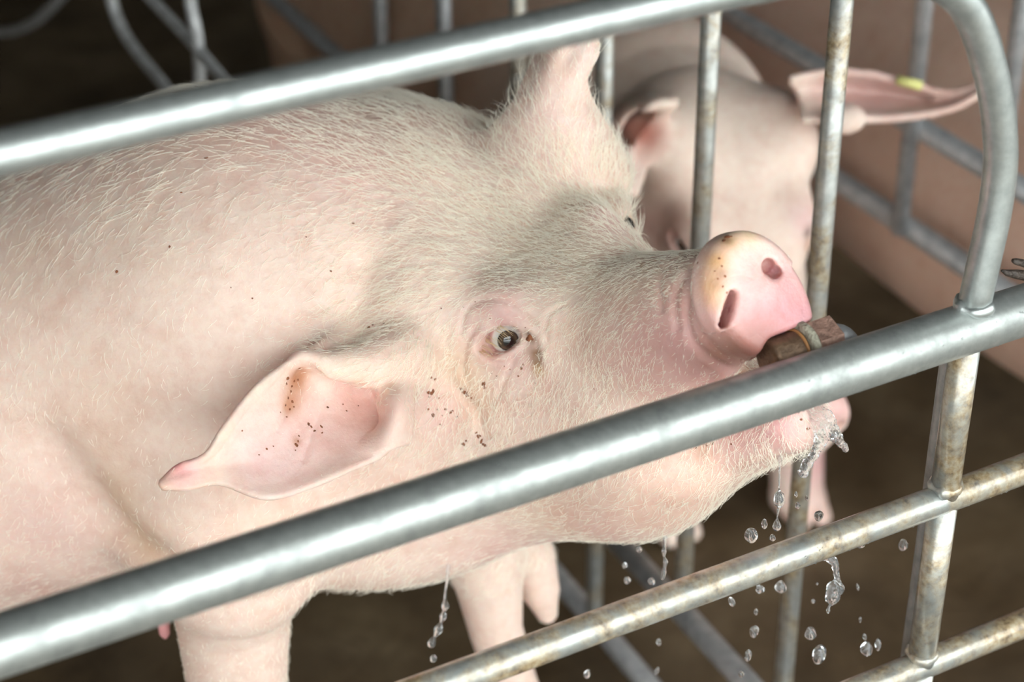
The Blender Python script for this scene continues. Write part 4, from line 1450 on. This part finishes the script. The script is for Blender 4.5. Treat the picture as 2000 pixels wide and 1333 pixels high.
DROPS = [(1467, 1046, 13, 17), (1493, 1024, 6, 11), (1509, 1051, 6, 8), (1555, 966, 3, 7), (1575, 973, 3, 7), (1599, 1008, 9, 12), (1558, 988, 5, 8), (1764, 1065, 9, 14), (1588, 1175, 4, 5), (1596, 1141, 2.5, 3),
         (1675, 1147, 3, 9), (1583, 1238, 11, 15), (1600, 1279, 13, 22), (1680, 1211, 3, 10), (1689, 1245, 4, 9), (1692, 1268, 12, 16), (1715, 1260, 6, 14), (1484, 1151, 9, 9), (1525, 1147, 11, 14), (1429, 1176, 6, 13),
         (1477, 1196, 4, 10), (1473, 1234, 9, 17), (1461, 1281, 7, 15), (1448, 1317, 6, 8), (1248, 1074, 6, 6), (1220, 1105, 5, 7), (1225, 1134, 7, 8), (1272, 1136, 7, 8), (1287, 1255, 5, 9), (1283, 1311, 4, 11), (1147, 1317, 7, 10), (846, 1287, 7, 9)]
DROP_LABELS = ["big round water drop above the upper lower rail, left of the chin drip", "small upright water drop between the big round drop and the chin drip", "small water drop just above the upper lower rail, under the chin drip",
          "tiny water drop before the stained bar, highest of three there", "tiny water drop at the right edge of the stained bar, above the rail", "round water drop in front of the bowed pig's leg, above the rail",
          "little water drop before the stained bar, lowest of three there", "lone water drop close left of the post between the two lower rails", "tiny water drop left of the lumpy trickle, lower of two specks",
          "tiniest water drop left of the lumpy trickle, upper of two specks", "thin upright water drop right of the lumpy trickle", "plump round water drop right of the bar, above the biggest drop",
          "biggest long oval water drop, low down to the right of the bar", "thin upright water drop above a round drop near the bottom rail", "little water drop touching the top of the round drop near the bottom rail",
          "round water drop just above the bottom rail, between bar and post", "narrow upright water drop right of the round drop above the bottom rail", "water drop just under the upper lower rail, left of the upright bar",
          "water drop in front of the upright bar just below the upper lower rail", "slim water drop under the rail, farthest from the bar in its cluster", "small water drop left of the bar, second down in its falling column",
          "oval water drop left of the bar, third down in its falling column", "narrow water drop left of the bar, fourth down in its falling column", "water drop before the diagonal pipe at the foot of its falling column",
          "water drop right beneath the jaw, first left of the thin beaded drip", "water drop under the jaw, upper of the two farthest from the thin drip", "water drop under the jaw, lower of the two farthest from the thin drip",
          "water drop beside the foot of the thin beaded jaw drip", "lone water drop under the stained rail between two diagonal pipes, higher one", "lone water drop under the stained rail between two diagonal pipes, lower one",
          "lone water drop under the stained rail, right of the far front leg", "last water drop beneath the string of beads between the front legs"]
rg = np.random.default_rng(21)
DROPSRC = None
for n_, (x, y, rx, ry) in enumerate(DROPS):
    d = 1.78 if x > 1350 else 1.84
    if y < 1060:
        d = 1.68
    c = at(x, y, d)
    k = px2m(d)
    if DROPSRC is None:
        bm = bmesh.new()
        bmesh.ops.create_icosphere(bm, subdivisions=4, radius=1.0)
        for v in bm.verts:
            z = v.co.z
            sh = 1 - 0.18 * max(z, 0) ** 2
            w = 1 + 0.07 * math.sin(4 * v.co.x + 2 * z) + 0.06 * math.sin(5 * v.co.y - 3 * z)
            v.co.x *= sh * w
            v.co.y *= sh * w
        me = bpy.data.meshes.new('water_drop')
        bm.to_mesh(me)
        bm.free()
        me.polygons.foreach_set('use_smooth', np.ones(len(me.polygons), dtype=bool))
        me.materials.append(M_WATER)
        o = bpy.data.objects.new('water_drop', me)
        DROPSRC = o
    else:
        o = DROPSRC.copy()
    COL.objects.link(o)
    o.location = c
    o.scale = (rx * k, rx * k, ry * k)
    o.rotation_euler = (rg.uniform(-0.25, 0.25), rg.uniform(-0.25, 0.25), rg.uniform(0, 6.28))
    tag(o, DROP_LABELS[n_], 'water drop', 'falling water drops')


def beads():
    """Small water beads standing on the thick rail near the drinker and hanging under the lower rails."""
    rg = np.random.default_rng(17)
    V, Fc = [], []

    def bead(p, n, r, flat):
        a = unit(np.cross(n, rg.normal(size=3)))
        b = np.cross(n, a)
        o = len(V)
        ns = 10
        V.append(p + n * r * flat)
        for s in (0.5, 0.85, 1.0):
            h = flat * math.sqrt(max(0, 1 - s * s))
            for k in range(ns):
                t = 2 * math.pi * k / ns
                V.append(p + r * s * (a * math.cos(t) + b * math.sin(t)) + n * (r * h - 0.00025))
        for k in range(ns):
            k2 = (k + 1) % ns
            Fc.append((o, o + 1 + k, o + 1 + k2))
            for j in range(2):
                Fc.append((o + 1 + j * ns + k, o + 1 + (j + 1) * ns + k, o + 1 + (j + 1) * ns + k2, o + 1 + j * ns + k2))
    for _ in range(190):
        x = rg.uniform(0.70, 1.10) if rg.random() < 0.8 else rg.uniform(0.4, 0.75)
        a = rg.uniform(-1.5, 1.5) if rg.random() < 0.6 else rg.normal(-1.25, 0.25)
        n = np.array([0, -math.cos(a), math.sin(a)])
        bead(np.array([x, YF, Z_MID]) + n * 0.0211, n, rg.uniform(0.0005, 0.0013), 0.8)
    for _ in range(60):
        x = rg.uniform(0.75, 1.15)
        a = rg.uniform(-1.5, 1.2)
        n = np.array([0, -math.cos(a), math.sin(a)])
        bead(np.array([x, YF, Z_LOW]) + n * 0.01335, n, rg.uniform(0.0005, 0.0012), 0.8)
    for (px, py), z, r in (((1673, 1074), Z_LOW, 0.0045), ((1603, 1100), Z_LOW, 0.0036), ((1400, 1170), Z_LOW, 0.002)):
        p = on_plane(px, py, 1, YF)
        bead(np.array([p[0], YF - 0.004, z - 0.0127]), np.array([0, -0.25, -0.97]), r, 0.75)
    for _ in range(30):
        z = rg.uniform(0.98, 1.15)
        p = on_plane(1640, 200, 0, 1.0627)
    o = link_mesh('water_beads', V, Fc, M_WATER)
    o['kind'] = 'stuff'
    return keep(o, panel)


beads()
